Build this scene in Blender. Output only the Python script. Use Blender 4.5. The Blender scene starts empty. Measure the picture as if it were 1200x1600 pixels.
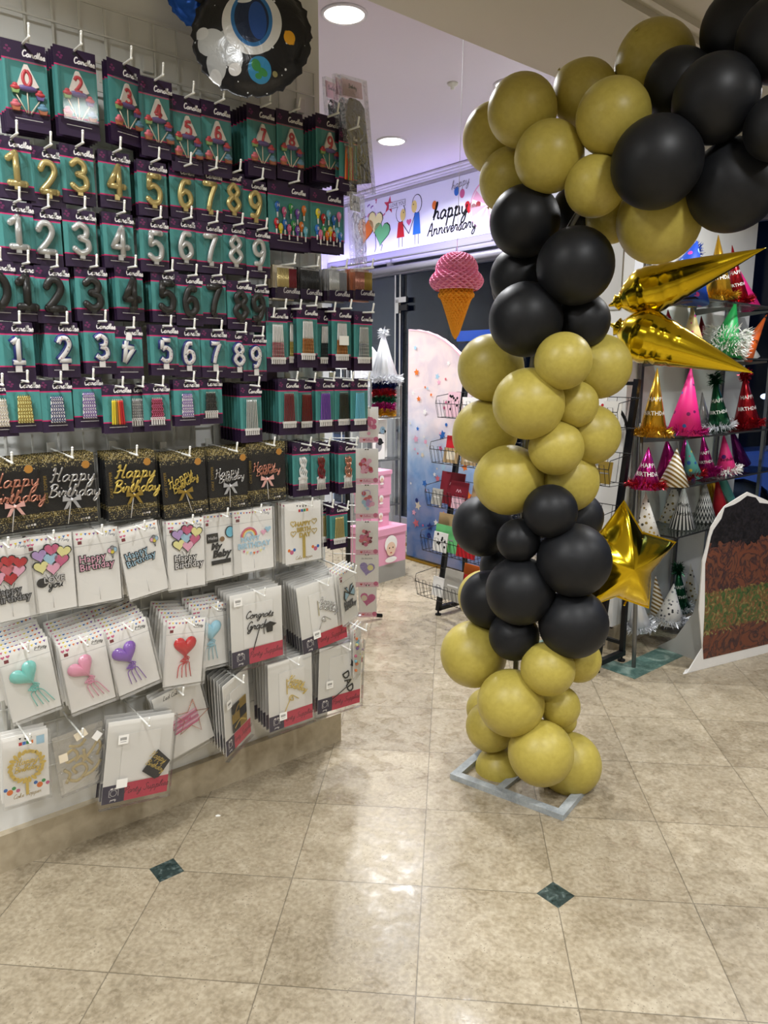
import bpy, math, random
from mathutils import Vector, Matrix
random.seed(7)
PI = math.pi; R2 = 2**.5
S = bpy.context.scene; COL = S.collection
# ---------------------------------------------------------------- camera, world, light, exposure
CAM_H = 1.53855
cam_d = bpy.data.cameras.new('camera'); cam = bpy.data.objects.new('camera', cam_d); COL.objects.link(cam)
cam_d.sensor_width = 36; cam_d.lens = 1143.854*36/1600; cam_d.sensor_fit = 'AUTO'; cam_d.clip_start = .05
yaw, pit, rol = math.radians(-5.06364), math.radians(10.9036), math.radians(-.13733)
fw = Vector((math.sin(yaw)*math.cos(pit), math.cos(yaw)*math.cos(pit), -math.sin(pit)))
rt = Vector((math.cos(yaw), -math.sin(yaw), 0)); dn = fw.cross(rt)
r2_ = math.cos(rol)*rt+math.sin(rol)*dn; d2_ = -math.sin(rol)*rt+math.cos(rol)*dn
m = Matrix(((r2_.x, -d2_.x, -fw.x, 0), (r2_.y, -d2_.y, -fw.y, 0), (r2_.z, -d2_.z, -fw.z, CAM_H), (0, 0, 0, 1)))
cam.matrix_world = m; S.camera = cam
S.view_settings.view_transform = 'Standard'; S.view_settings.look = 'None'
S.view_settings.gamma = 1; S.view_settings.use_curve_mapping = False
S.view_settings.exposure = 0.0
w = bpy.data.worlds.new('night_sky'); S.world = w; w.use_nodes = True
w.node_tree.nodes['Background'].inputs[0].default_value = (.04, .08, .2, 1)
w.node_tree.nodes['Background'].inputs[1].default_value = .5
ROOM_LIGHTS = [(-.9, 1.1), (.9, 1.1), (2.4, 1.9), (-.9, -.7), (.9, -.7), (2.4, -.2), (-2.2, .1), (1.75, 3.55), (-1.75, .72)]   # downlights in the low ceiling; last two added to brighten shelves and candle wall
ROOM_W = 25
LILAC_W = 48

# ---------------------------------------------------------------- materials
def lin(c):
    if isinstance(c, str):
        c = tuple(int(c[i:i+2], 16)/255 for i in (0, 2, 4))
    return tuple(((x/12.92) if x <= .04045 else ((x+.055)/1.055)**2.4) for x in c[:3])+(1,)
MATS = {}
def mat(name, col='808080', rough=.5, metal=0, spec=.5, emit=0, coat=0, bump=None, alpha=1):
    if name in MATS: return MATS[name]
    m = bpy.data.materials.new(name); m.use_nodes = True; nt = m.node_tree
    b = nt.nodes['Principled BSDF']; b.inputs['Base Color'].default_value = lin(col)
    b.inputs['Roughness'].default_value = rough; b.inputs['Metallic'].default_value = metal
    b.inputs['Specular IOR Level'].default_value = spec
    b.inputs['Coat Weight'].default_value = coat
    if emit:
        b.inputs['Emission Color'].default_value = lin(col); b.inputs['Emission Strength'].default_value = emit
    if bump:
        sc, st = bump
        n = nt.nodes.new('ShaderNodeTexNoise'); n.inputs['Scale'].default_value = sc; n.inputs['Detail'].default_value = 3
        t = nt.nodes.new('ShaderNodeTexCoord'); nt.links.new(t.outputs['Object'], n.inputs['Vector'])
        bp = nt.nodes.new('ShaderNodeBump'); bp.inputs['Strength'].default_value = st; bp.inputs['Distance'].default_value = .01
        nt.links.new(n.outputs['Fac'], bp.inputs['Height']); nt.links.new(bp.outputs['Normal'], b.inputs['Normal'])
    MATS[name] = m; return m
def mat_clear(name, tint=(1, 1, 1), gloss=.12, rough=.08, wrinkle=0, haze=0, edge=.55):
    """thin clear plastic or glass sheet: mostly see-through, with a glossy reflection"""
    if name in MATS: return MATS[name]
    m = bpy.data.materials.new(name); m.use_nodes = True; nt = m.node_tree; nt.nodes.clear()
    o = nt.nodes.new('ShaderNodeOutputMaterial'); mix = nt.nodes.new('ShaderNodeMixShader')
    tr = nt.nodes.new('ShaderNodeBsdfTransparent'); tr.inputs[0].default_value = (*tint, 1)
    gl = nt.nodes.new('ShaderNodeBsdfGlossy'); gl.inputs['Roughness'].default_value = rough
    lw = nt.nodes.new('ShaderNodeLayerWeight'); lw.inputs['Blend'].default_value = .25
    mr = nt.nodes.new('ShaderNodeMapRange'); mr.inputs['To Min'].default_value = gloss; mr.inputs['To Max'].default_value = min(1, gloss+edge)
    nt.links.new(lw.outputs['Fresnel'], mr.inputs['Value']); nt.links.new(mr.outputs['Result'], mix.inputs[0])
    nt.links.new(gl.outputs[0], mix.inputs[2])
    src = tr
    if haze:
        df = nt.nodes.new('ShaderNodeBsdfDiffuse'); df.inputs[0].default_value = (.8, .8, .8, 1)
        m2 = nt.nodes.new('ShaderNodeMixShader'); m2.inputs[0].default_value = haze
        nt.links.new(tr.outputs[0], m2.inputs[1]); nt.links.new(df.outputs[0], m2.inputs[2]); src = m2
    nt.links.new(src.outputs[0], mix.inputs[1])
    if wrinkle:
        n = nt.nodes.new('ShaderNodeTexNoise'); n.inputs['Scale'].default_value = 28; n.inputs['Detail'].default_value = 2; n.inputs['Distortion'].default_value = 1.2
        t = nt.nodes.new('ShaderNodeTexCoord'); nt.links.new(t.outputs['Object'], n.inputs['Vector'])
        bp = nt.nodes.new('ShaderNodeBump'); bp.inputs['Strength'].default_value = wrinkle; bp.inputs['Distance'].default_value = .01
        nt.links.new(n.outputs['Fac'], bp.inputs['Height']); nt.links.new(bp.outputs['Normal'], gl.inputs['Normal'])
    nt.links.new(mix.outputs[0], o.inputs[0]); MATS[name] = m; return m
class NT:
    """small node helper"""
    def __init__(s, name, rough=.5, metal=0, spec=.5):
        s.m = bpy.data.materials.new(name); s.m.use_nodes = True; s.t = s.m.node_tree; s.b = s.t.nodes['Principled BSDF']
        s.b.inputs['Roughness'].default_value = rough; s.b.inputs['Metallic'].default_value = metal
        s.b.inputs['Specular IOR Level'].default_value = spec; MATS[name] = s.m
    def n(s, typ, **k):
        x = s.t.nodes.new('ShaderNode'+typ)
        for a, v in k.items(): setattr(x, a, v)
        return x
    def l(s, a, b): s.t.links.new(a, b)
    def co(s, kind='Object'): return s.n('TexCoord').outputs[kind]
    def math(s, op, a, b=None, c=None):
        x = s.n('Math', operation=op)
        for i, v in enumerate((a, b, c)):
            if v is None: continue
            if isinstance(v, (int, float)): x.inputs[i].default_value = v
            else: s.l(v, x.inputs[i])
        return x.outputs[0]
    def mix(s, fac, a, b, blend='MIX'):
        x = s.n('Mix', data_type='RGBA', blend_type=blend)
        for i, v in ((0, fac), (6, a), (7, b)):
            if isinstance(v, (int, float)): x.inputs[i].default_value = v
            elif isinstance(v, (str, tuple)): x.inputs[i].default_value = lin(v)
            else: s.l(v, x.inputs[i])
        return x.outputs[2]
    def xyz(s, v):
        x = s.n('SeparateXYZ'); s.l(v, x.inputs[0]); return x.outputs
    def ramp(s, fac, stops, interp='LINEAR'):
        x = s.n('ValToRGB'); r = x.color_ramp; r.interpolation = interp
        while len(r.elements) < len(stops): r.elements.new(.5)
        for e, (p, c) in zip(r.elements, stops): e.position = p; e.color = lin(c)
        s.l(fac, x.inputs[0]); return x.outputs[0]
    def noise(s, vec, scale, detail=4, dist=0, out='Fac'):
        x = s.n('TexNoise'); x.inputs['Scale'].default_value = scale; x.inputs['Detail'].default_value = detail; x.inputs['Distortion'].default_value = dist
        if vec is not None: s.l(vec, x.inputs['Vector'])
        return x.outputs[out]
    def ell(s, c, cx, cz, rx, rz, rot=0):
        """mask of an ellipse in the x z plane of the object"""
        x, y, z = c
        dx = s.math('SUBTRACT', x, cx); dz = s.math('SUBTRACT', z, cz); ca, sa = math.cos(rot), math.sin(rot)
        u = s.math('ADD', s.math('MULTIPLY', dx, ca/rx), s.math('MULTIPLY', dz, sa/rx))
        v = s.math('ADD', s.math('MULTIPLY', dx, -sa/rz), s.math('MULTIPLY', dz, ca/rz))
        return s.math('LESS_THAN', s.math('ADD', s.math('MULTIPLY', u, u), s.math('MULTIPLY', v, v)), 1)
    def color(s, out): s.l(out, s.b.inputs['Base Color'])
    def bump(s, h, st=.3, d=.005):
        b = s.n('Bump'); b.inputs['Strength'].default_value = st; b.inputs['Distance'].default_value = d
        s.l(h, b.inputs['Height']); s.l(b.outputs[0], s.b.inputs['Normal'])

# ---------------------------------------------------------------- mesh building
def cr(pts, n=5):
    """smooth a polyline (Catmull-Rom)"""
    if len(pts) < 3: return [Vector(p) for p in pts]
    P = [Vector(p) for p in pts]; closed = (P[0]-P[-1]).length < 1e-6
    Q = ([P[-2]] if closed else [P[0]*2-P[1]])+P+([P[1]] if closed else [P[-1]*2-P[-2]]); o = []
    for i in range(1, len(Q)-2):
        a, b, c, d = Q[i-1:i+3]
        for k in range(n):
            t = k/n; o.append(.5*((2*b)+(c-a)*t+(2*a-5*b+4*c-d)*t*t+(3*b-a-3*c+d)*t**3))
    o.append(P[-1]); return o
class MB:
    def __init__(s): s.v = []; s.f = []; s.mi = []; s.sm = []; s.mats = []
    def add(s, vs, fs, m, smooth=False, M=None):
        if m not in s.mats: s.mats.append(m)
        k = s.mats.index(m); o = len(s.v)
        s.v += [tuple(M @ Vector(v)) if M is not None else tuple(v) for v in vs]
        for f in fs: s.f.append(tuple(i+o for i in f)); s.mi.append(k); s.sm.append(smooth)
        return s
    def box(s, c, d, m, M=None):
        x, y, z = (k/2 for k in d); vs = [(c[0]+a*x, c[1]+b*y, c[2]+e*z) for a in (-1, 1) for b in (-1, 1) for e in (-1, 1)]
        return s.add(vs, [(0, 1, 3, 2), (4, 6, 7, 5), (0, 4, 5, 1), (2, 3, 7, 6), (0, 2, 6, 4), (1, 5, 7, 3)], m, False, M)
    def prism(s, poly, y0, y1, m, M=None):
        """polygon given in (x, z), from y0 to y1"""
        n = len(poly); vs = [(x, y0, z) for x, z in poly]+[(x, y1, z) for x, z in poly]
        fs = [tuple(range(n)), tuple(range(2*n-1, n-1, -1))]+[(i, i+n, (i+1) % n+n, (i+1) % n) for i in range(n)]
        return s.add(vs, fs, m, False, M)
    def flat(s, poly, y, m, M=None): return s.add([(x, y, z) for x, z in poly], [tuple(range(len(poly)))], m, False, M)
    def ribbon(s, pts, w, y, m, M=None, n=4, th=0):
        """flat printed stroke in the x z plane"""
        P = cr([(p[0], 0, p[1]) for p in pts], n); vs = []; fs = []
        for i, p in enumerate(P):
            t = (P[min(i+1, len(P)-1)]-P[max(i-1, 0)]); t = t.normalized() if t.length > 1e-9 else Vector((1, 0, 0))
            q = Vector((-t.z, 0, t.x))*w/2
            vs += [(p.x+q.x, y, p.z+q.z), (p.x-q.x, y, p.z-q.z)]
        for i in range(len(P)-1): fs.append((2*i, 2*i+2, 2*i+3, 2*i+1))
        return s.add(vs, fs, m, False, M)
    def tube(s, pts, r, m, seg=6, M=None, n=4, flat=1, smooth=True, raw=False):
        P = [Vector(p) for p in pts] if raw else cr(pts, n); N = len(P); vs = []; fs = []
        rr = r if callable(r) else (lambda t: r); ref = None
        for i, p in enumerate(P):
            t = (P[min(i+1, N-1)]-P[max(i-1, 0)]); t = t.normalized() if t.length > 1e-9 else Vector((0, 0, 1))
            if ref is None: ref = Vector((0, 1, 0)) if abs(t.y) < .9 else Vector((1, 0, 0))
            a = t.cross(ref).normalized(); b = a.cross(t).normalized(); ref = b
            for k in range(seg):
                th = 2*PI*k/seg; vs.append(p+a*math.cos(th)*rr(i/max(1, N-1))+b*math.sin(th)*rr(i/max(1, N-1))*flat)
        for i in range(N-1):
            for k in range(seg): fs.append((i*seg+k, i*seg+(k+1) % seg, (i+1)*seg+(k+1) % seg, (i+1)*seg+k))
        fs += [tuple(range(seg-1, -1, -1)), tuple((N-1)*seg+k for k in range(seg))]
        return s.add(vs, fs, m, smooth, M)
    def lathe(s, prof, seg, m, M=None, smooth=True, rf=None):
        vs = []; fs = []; n = len(prof)
        for i, (r, z) in enumerate(prof):
            for k in range(seg):
                a = 2*PI*k/seg; q = r*(rf(i/(n-1), a) if rf else 1); vs.append((q*math.cos(a), q*math.sin(a), z))
        for i in range(n-1):
            for k in range(seg): fs.append((i*seg+k, i*seg+(k+1) % seg, (i+1)*seg+(k+1) % seg, (i+1)*seg+k))
        if prof[0][0] > 1e-4: fs.append(tuple(range(seg-1, -1, -1)))
        if prof[-1][0] > 1e-4: fs.append(tuple((n-1)*seg+k for k in range(seg)))
        return s.add(vs, fs, m, smooth, M)
    def ball(s, c, r, m, seg=12, rings=8, M=None):
        if isinstance(r, (int, float)): r = (r, r, r)
        T = Matrix.Translation(Vector(c)) @ Matrix.Diagonal((*r, 1)); T = M @ T if M is not None else T
        return s.lathe([(math.sin(PI*i/rings), -math.cos(PI*i/rings)) for i in range(rings+1)], seg, m, T)
    def text(s, txt, size, m, y=0, ext=0, bev=0, off=0, shear=0, x=0, z=0, ax='CENTER', M=None, res=2, rot=0, fn=None):
        """block lettering standing in the x z plane, read from -y"""
        vs, fs = textgeo(txt, ext, bev, off, shear, ax, res)
        T = Matrix.Translation((x, y, z)) @ Matrix.Rotation(rot, 4, 'Y') @ Matrix.Rotation(PI/2, 4, 'X') @ Matrix.Diagonal((size, size, 1 if (ext or bev) else size, 1))
        if fn: vs = [fn(T @ Vector(v)) for v in vs]; T = None
        return s.add(vs, fs, m, False, (M @ T if M is not None else T) if T is not None else M)
    def script(s, txt, size, m, y=0, w=.12, x=0, z=0, shear=.3, r=0, M=None, rot=0, n=4, cen=True, fn=None):
        """joined handwriting: ribbons, or tubes when r is given; size is the height of a small letter"""
        W = sum(CUR.get(c, (.7, []))[0] for c in txt); px = -W/2 if cen else 0; ca, sa = math.cos(rot), math.sin(rot)
        for c in txt:
            adv, st = CUR.get(c, (.7, []))
            for k in st:
                q = []
                for (a, b) in k:
                    u = (px+a+b*shear)*size; v = b*size; q.append((x+u*ca-v*sa, z+u*sa+v*ca))
                if r: s.tube([(a, y, b) for a, b in q], r, m, 5, M, n)
                else: s.ribbon(q, w*size, y, m, M, n)
            px += adv
        return s
    def mesh(s, name):
        me = bpy.data.meshes.new(name); me.from_pydata(s.v, [], s.f)
        for mm in s.mats: me.materials.append(MATS[mm])
        me.polygons.foreach_set('material_index', s.mi); me.polygons.foreach_set('use_smooth', s.sm); me.update(); return me
    def build(s, name, parent=None, loc=(0, 0, 0), rot=(0, 0, 0)): return put(name, s.mesh(name), parent, loc, rot)
def put(name, me, parent=None, loc=(0, 0, 0), rot=(0, 0, 0)):
    o = bpy.data.objects.new(name, me); COL.objects.link(o); o.location = loc; o.rotation_euler = rot
    if parent is not None: o.parent = parent
    return o
_TG = {}
def textgeo(txt, ext, bev, off, shear, ax, res):
    k = (txt, ext, bev, off, shear, ax, res)
    if k not in _TG:
        cu = bpy.data.curves.new('lettering', 'FONT'); cu.body = txt; cu.extrude = ext; cu.bevel_depth = bev; cu.offset = off; cu.shear = shear
        cu.align_x = ax; cu.resolution_u = res; cu.bevel_resolution = 1 if bev else 0
        o = bpy.data.objects.new('lettering', cu); COL.objects.link(o); dg = bpy.context.evaluated_depsgraph_get()
        me = bpy.data.meshes.new_from_object(o.evaluated_get(dg))
        _TG[k] = ([tuple(v.co) for v in me.vertices], [tuple(p.vertices) for p in me.polygons])
        bpy.data.objects.remove(o); bpy.data.curves.remove(cu); bpy.data.meshes.remove(me)
    return _TG[k]
def tag(o, label, cat, group=None, kind=None):
    o['label'] = label; o['category'] = cat
    if group: o['group'] = group
    if kind: o['kind'] = kind
    return o
def thing(name, label, cat, loc=(0, 0, 0), rot=(0, 0, 0), group=None):
    o = bpy.data.objects.new(name, None); COL.objects.link(o); o.location = loc; o.rotation_euler = rot; o.empty_display_size = .05
    return tag(o, label, cat, group)
def struct(o): o['kind'] = 'structure'; return o
# handwriting strokes, small letter height 1
CUR = {
'a': (1.25, [[(1, .75), (.6, 1), (.15, .65), (.2, .1), (.6, .05), (.95, .6), (1, .95), (.98, .3), (1.25, .1)]]),
'b': (1.15, [[(0, .3), (.4, 1.6), (.35, 2.1), (.15, 1.5), (.1, .1), (.5, 0), (.85, .4), (.7, .9), (.35, .8)]]),
'c': (1., [[(.85, .8), (.5, 1), (.1, .5), (.4, 0), (1, .2)]]),
'd': (1.3, [[(.95, .8), (.5, 1), (.1, .5), (.4, 0), (.85, .4), (1.1, 2.1), (1, .4), (1.3, .1)]]),
'e': (.95, [[(.05, .35), (.6, .55), (.7, .9), (.4, 1), (.1, .5), (.4, 0), (.95, .25)]]),
'g': (1.2, [[(.9, .8), (.5, 1), (.1, .6), (.4, .1), (.85, .5), (.95, .95), (.9, -.5), (.55, -1), (.2, -.7), (.6, -.2), (1.2, .2)]]),
'h': (1.25, [[(0, .3), (.45, 1.7), (.35, 2.1), (.2, 1.5), (.15, 0)], [(.15, .3), (.5, .95), (.85, .8), (.85, .2), (1.25, .1)]]),
'i': (.6, [[(0, .3), (.3, 1), (.25, .2), (.6, .1)], [(.33, 1.45), (.4, 1.6)]]),
'k': (1.1, [[(0, .3), (.45, 1.7), (.35, 2.1), (.2, 1.5), (.15, 0)], [(.8, .95), (.25, .5), (.7, .1), (1.1, .1)]]),
'l': (.6, [[(0, .2), (.5, 1.6), (.4, 2.1), (.2, 1.5), (.2, .3), (.6, .1)]]),
'n': (1.3, [[(.1, .9), (.2, 1), (.2, 0)], [(.2, .5), (.6, 1), (.9, .8), (.9, .2), (1.3, .1)]]),
'm': (1.8, [[(.1, .9), (.2, 1), (.2, 0)], [(.2, .5), (.5, 1), (.75, .8), (.75, 0)], [(.75, .5), (1.1, 1), (1.35, .8), (1.35, .2), (1.8, .1)]]),
'o': (1.15, [[(.6, 1), (.15, .7), (.2, .1), (.6, 0), (.95, .4), (.85, .9), (.5, 1), (.8, .75), (1.15, .9)]]),
'p': (1.25, [[(.1, .8), (.3, 1), (.15, -1)], [(.2, .3), (.45, .95), (.85, .9), (.9, .3), (.55, 0), (.25, .2)], [(.7, .05), (1.25, .15)]]),
'r': (.95, [[(0, .3), (.25, 1.1), (.3, .9), (.7, .9), (.6, .2), (.95, .1)]]),
's': (.9, [[(0, .2), (.5, 1.1), (.65, .5), (.5, 0), (.1, .1)], [(.5, 0), (.9, .15)]]),
't': (.75, [[(0, .3), (.4, 1.6), (.3, .3), (.45, 0), (.75, .15)], [(.05, 1.1), (.65, 1.15)]]),
'u': (1.25, [[(.05, .6), (.2, 1), (.2, .2), (.5, 0), (.85, .5), (.95, 1), (.9, .2), (1.25, .1)]]),
'v': (1.05, [[(.05, .7), (.2, 1), (.4, 0), (.85, .95), (1.05, .9)]]),
'y': (1.2, [[(.1, .95), (.2, .3), (.5, .05), (.85, .5), (.95, 1), (.9, -.5), (.6, -1), (.3, -.8), (.6, -.2), (1.2, .2)]]),
'H': (1.7, [[(.1, 1.6), (.35, 2.1), (.45, 1.2), (.3, 0), (0, .1)], [(1.3, 2.2), (1.15, 1), (1.15, .1), (1.6, .1)], [(.1, 1), (.6, 1.2), (1.2, 1.1)]]),
'B': (1.5, [[(.4, 2.1), (.3, 0)], [(0, 1.7), (.5, 2.2), (1.2, 2), (1.1, 1.4), (.5, 1.15), (1.2, 1), (1.4, .4), (.9, 0), (.1, .1)]]),
'C': (1.3, [[(1.1, 1.7), (.9, 2.1), (.4, 1.8), (.1, .9), (.5, 0), (1.3, .4)]]),
'P': (1.3, [[(.4, 2), (.25, 0)], [(0, 1.6), (.5, 2.2), (1.2, 2), (1.1, 1.3), (.5, 1.1)]]),
'S': (1.2, [[(1.1, 1.8), (.7, 2.1), (.3, 1.7), (.8, 1), (.8, .2), (.3, 0), (0, .3)]]),
'G': (1.5, [[(1.1, 1.7), (.8, 2.1), (.3, 1.6), (.2, .5), (.7, 0), (1.2, .6), (.8, .8), (1.3, .85), (1.2, -.4), (.7, -.8), (.5, -.4), (1.5, .2)]]),
'A': (1.4, [[(0, 0), (.8, 2.1), (1.1, 0), (1.4, .1)], [(.3, .8), (1.1, .85)]]),
'T': (1.3, [[(0, 1.7), (.3, 2.1), (1.4, 2)], [(.8, 2), (.6, .2), (.3, 0)]]),
'L': (1.2, [[(.8, 1.8), (.5, 2.1), (.4, 1), (.2, .1), (.1, 0), (.6, .1), (1.2, 0)]]), ' ': (.8, []),
}
NUM = {
'1': [[(.1, .78), (.33, .97)], [(.33, .97), (.33, .05)], [(.1, .03), (.57, .03)]],
'2': [[(.08, .75), (.2, .95), (.42, .95), (.52, .72), (.38, .42), (.08, .05)], [(.08, .05), (.56, .05)]],
'3': [[(.08, .83), (.27, .97), (.48, .83), (.45, .6), (.25, .52)], [(.25, .52), (.5, .42), (.52, .15), (.27, .02), (.06, .15)]],
'4': [[(.4, .03), (.4, .97)], [(.4, .97), (.05, .3)], [(.05, .3), (.57, .3)]],
'5': [[(.15, .95), (.52, .95)], [(.15, .95), (.12, .53)], [(.12, .53), (.32, .62), (.52, .45), (.48, .1), (.25, .02), (.07, .14)]],
'6': [[(.47, .9), (.25, .87), (.1, .45), (.15, .1), (.33, .02), (.52, .2), (.48, .48), (.28, .55), (.12, .4)]],
'7': [[(.08, .95), (.53, .95)], [(.53, .95), (.32, .45), (.22, .03)]],
'8': [[(.3, .53), (.1, .74), (.3, .97), (.5, .74), (.3, .53)], [(.3, .53), (.06, .27), (.3, .02), (.54, .27), (.3, .53)]],
'9': [[(.13, .1), (.35, .13), (.5, .55), (.45, .9), (.27, .98), (.08, .8), (.12, .52), (.32, .45), (.48, .6)]],
'0': [[(.3, .98), (.08, .7), (.08, .3), (.3, .02), (.52, .3), (.52, .7), (.3, .98)]],
}
def heart(cx, cz, r, rot=0, n=20):
    o = []
    for i in range(n):
        t = 2*PI*i/n; x = 16*math.sin(t)**3/16*r; z = (13*math.cos(t)-5*math.cos(2*t)-2*math.cos(3*t)-math.cos(4*t)+2)/16*r
        o.append((cx+x*math.cos(rot)-z*math.sin(rot), cz+x*math.sin(rot)+z*math.cos(rot)))
    return o[::-1]
def star(cx, cz, r, k=.42, rot=0, n=5):
    return [(cx+(r if i % 2 == 0 else r*k)*math.sin(rot+PI*i/n), cz+(r if i % 2 == 0 else r*k)*math.cos(rot+PI*i/n)) for i in range(2*n)]
def disc(cx, cz, rx, rz=None, n=16, rot=0):
    rz = rz or rx; return [(cx+rx*math.cos(2*PI*i/n)*math.cos(rot)-rz*math.sin(2*PI*i/n)*math.sin(rot), cz+rx*math.cos(2*PI*i/n)*math.sin(rot)+rz*math.sin(2*PI*i/n)*math.cos(rot)) for i in range(n)]
def rect(x0, x1, z0, z1): return [(x0, z0), (x1, z0), (x1, z1), (x0, z1)]
def W(s, n, z): return Vector((s/R2+n/R2, 3.27+s/R2-n/R2, z))      # along the left wall, out from it, up
A45 = PI/4
# ---------------------------------------------------------------- plain materials
for nm, c, r, me, sp in [
 ('white_paint', 'd2d0c4', .6, 0, .3), ('ceiling_paint', 'c8c3b6', .8, 0, .2), ('lilac_ceiling_paint', 'dcd4de', .75, 0, .2), ('cornice_paint', 'd8d4da', .6, 0, .3),
 ('grid_wire', 'd8d8d2', .35, .1, .5), ('hook_metal', 'e2e2dc', .3, .4, .5), ('teal', '498c89', .45, 0, .4), ('purple', '2c1c37', .45, 0, .4), ('magenta', 'c02a66', .45, 0, .4),
 ('purple_dark', '221529', .5, 0, .4), ('teal_dark', '2c6f6d', .5, 0, .4), ('crest', '6a2a55', .5, 0, .4),
 ('print_white', 'e9e6e4', .5, 0, .3), ('card_white', 'f3f1ec', .5, 0, .3), ('paper_white', 'eceae4', .6, 0, .3), ('print_black', '161616', .5, 0, .3), ('print_grey', '8d8d90', .5, 0, .3),
 ('gold_candle', 'dcc888', .3, .6, .5), ('silver_candle', 'd8d8d6', .3, .5, .5), ('black_candle', '2c2b2a', .35, 0, .5), ('white_candle', 'ece9e6', .4, 0, .5), ('navy', '1c2a72', .4, 0, .5),
 ('icing_white', 'e8dfd6', .4, 0, .5), ('icing_red', 'c8474f', .35, 0, .5), ('icing_pink', 'd8707c', .35, 0, .5), ('icing_violet', '6d5c96', .4, 0, .5), ('icing_green', '8fae6c', .4, 0, .5), ('icing_blue', '6f9cb8', .4, 0, .5), ('icing_brown', 'b06a4a', .4, 0, .5), ('stick', 'e4d8c0', .6, 0, .3),
 ('black_card', '1b1b1d', .45, 0, .4), ('silver_foil_script', 'd6d6d8', .2, .9, .5), ('gold_foil_script', 'e2c868', .28, .6, .5), ('rose_foil_script', 'd89a86', .25, .85, .5),
 ('ribbon_silver', 'c4c4c6', .4, .3, .5), ('ribbon_gold', 'a88c3a', .4, .4, .5), ('ribbon_pink', 'e9b6ac', .5, 0, .4), ('sticker_orange', 'c78c3a', .5, 0, .4),
 ('red', 'c4242c', .4, 0, .4), ('orange', 'e87a2c', .4, 0, .4), ('yellow', 'ead43a', .4, 0, .4), ('green', '3a9a50', .4, 0, .4), ('blue', '2d6fc0', .4, 0, .4), ('sky', '74c4dc', .4, 0, .4), ('pink', 'e87aa8', .4, 0, .4), ('violet', '7a4aa8', .4, 0, .4),
 ('pale_blue', 'a8cfe4', .45, 0, .4), ('pale_yellow', 'efe9a0', .45, 0, .4), ('pale_pink', 'efb0c8', .45, 0, .4), ('mauve', 'b89ad0', .45, 0, .4), ('rose', 'd0628a', .45, 0, .4),
 ('footer_red', 'c93450', .45, 0, .4), ('footer_navy', '2c2440', .45, 0, .4), ('script_dark', '6a1a30', .5, 0, .3),
 ('black_metal', '1a1a1c', .35, .5, .5), ('pole_metal', '7a7a78', .35, .7, .5), ('chrome', 'c8c8c8', .12, 1, .5), ('frame_metal', '8e9294', .4, .5, .5), ('hook_white', 'f0f0ea', .3, .1, .5), ('thread', 'd8d8d8', .6, 0, .3),
 ('pink_box', 'e6a3bd', .6, 0, .3), ('grey_box', '9c9a94', .6, 0, .3), ('skin_print', 'e8c8b0', .6, 0, .3), ('brown_card', '8a6a44', .6, 0, .3), ('kraft', 'b0946a', .6, 0, .3), ('dark_red', '7a1c28', .5, 0, .3), ('card_green', '6ec07a', .5, 0, .3), ('card_grey', 'b4b0a6', .5, 0, .3), ('card_pink', 'ecc0cc', .5, 0, .3),
 ('street_dark', '14161c', .7, 0, .3), ('street_wall', '0e1626', .7, 0, .3), ('shop_blue', '24508c', .6, 0, .3), ('car_blue', '5a76b8', .2, .4, .5), ('tyre', '101010', .6, 0, .3), ('car_glass', '0a1020', .05, 0, .8), ('frame_gold', 'b08c3a', .3, .9, .5),
 ('cutout_white', 'e6e4e0', .5, 0, .3), ('cutout_grey', 'a8a8a4', .6, 0, .3), ('panel_white', 'd8d8dc', .5, 0, .3), ('sill_metal', '9a98a6', .4, .4, .5),
 ('yellow_face', 'e8d27a', .5, 0, .3), ('poster_grey', 'c4c4c0', .6, 0, .3), ('rubber', '0e0e0e', .7, 0, .3)]:
    mat(nm, c, r, me, sp)
mat('lamp_glow', 'fff8ee', emit=6); mat('banner_white', 'e6e8f2', .5, 0, .3); mat('window_glow', 'ffd9a0', emit=2.0); mat('neon_blue', '2a5cc0', emit=1.0); mat('tail_light', 'ff2a20', emit=4)
mat('white_glow', 'e8f0ff', emit=2.5); mat('slot_dark', '181818', .8)
mat_clear('blister', gloss=.03, rough=.1); mat_clear('sleeve', gloss=.04, rough=.16, wrinkle=.35, haze=.03); mat_clear('sleeve_shiny', gloss=.3, rough=.1, wrinkle=.9, haze=.08)
mat_clear('sleeve_dark', gloss=.02, rough=.2, wrinkle=.4); mat_clear('window_glass', edge=.15, gloss=.02, rough=.02, tint=(.8, .87, .97)); mat_clear('shelf_glass', gloss=.12, rough=.03, tint=(.75, .8, .78)); mat_clear('cabinet_glass', gloss=.06, rough=.02, tint=(.95, .97, .97))
# travertine floor, tiles .4 m, grout lines, dark diamond insets, polished
T = .4; FX, FY = -.1409*T, 3.935*T
f = NT('travertine_floor', rough=.3)
P = f.co('Object'); x, y, z = f.xyz(P)
u = f.math('MULTIPLY_ADD', x, 1/T, -FX/T); v = f.math('MULTIPLY_ADD', y, 1/T, -FY/T)
iu = f.math('FLOOR', u); iv = f.math('FLOOR', v); fu = f.math('FRACT', u); fv = f.math('FRACT', v)
cb = f.n('CombineXYZ'); f.l(iu, cb.inputs[0]); f.l(iv, cb.inputs[1])
wn = f.n('TexWhiteNoise', noise_dimensions='3D'); f.l(cb.outputs[0], wn.inputs['Vector'])
off = f.n('VectorMath', operation='MULTIPLY_ADD'); f.l(wn.outputs['Color'], off.inputs[0]); off.inputs[1].default_value = (9, 9, 9); f.l(P, off.inputs[2])
n1 = f.noise(off.outputs[0], 3.2, 9, .3); n2 = f.noise(off.outputs[0], 16, 9, .6); n3 = f.noise(off.outputs[0], 75, 5, .2)
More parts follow.
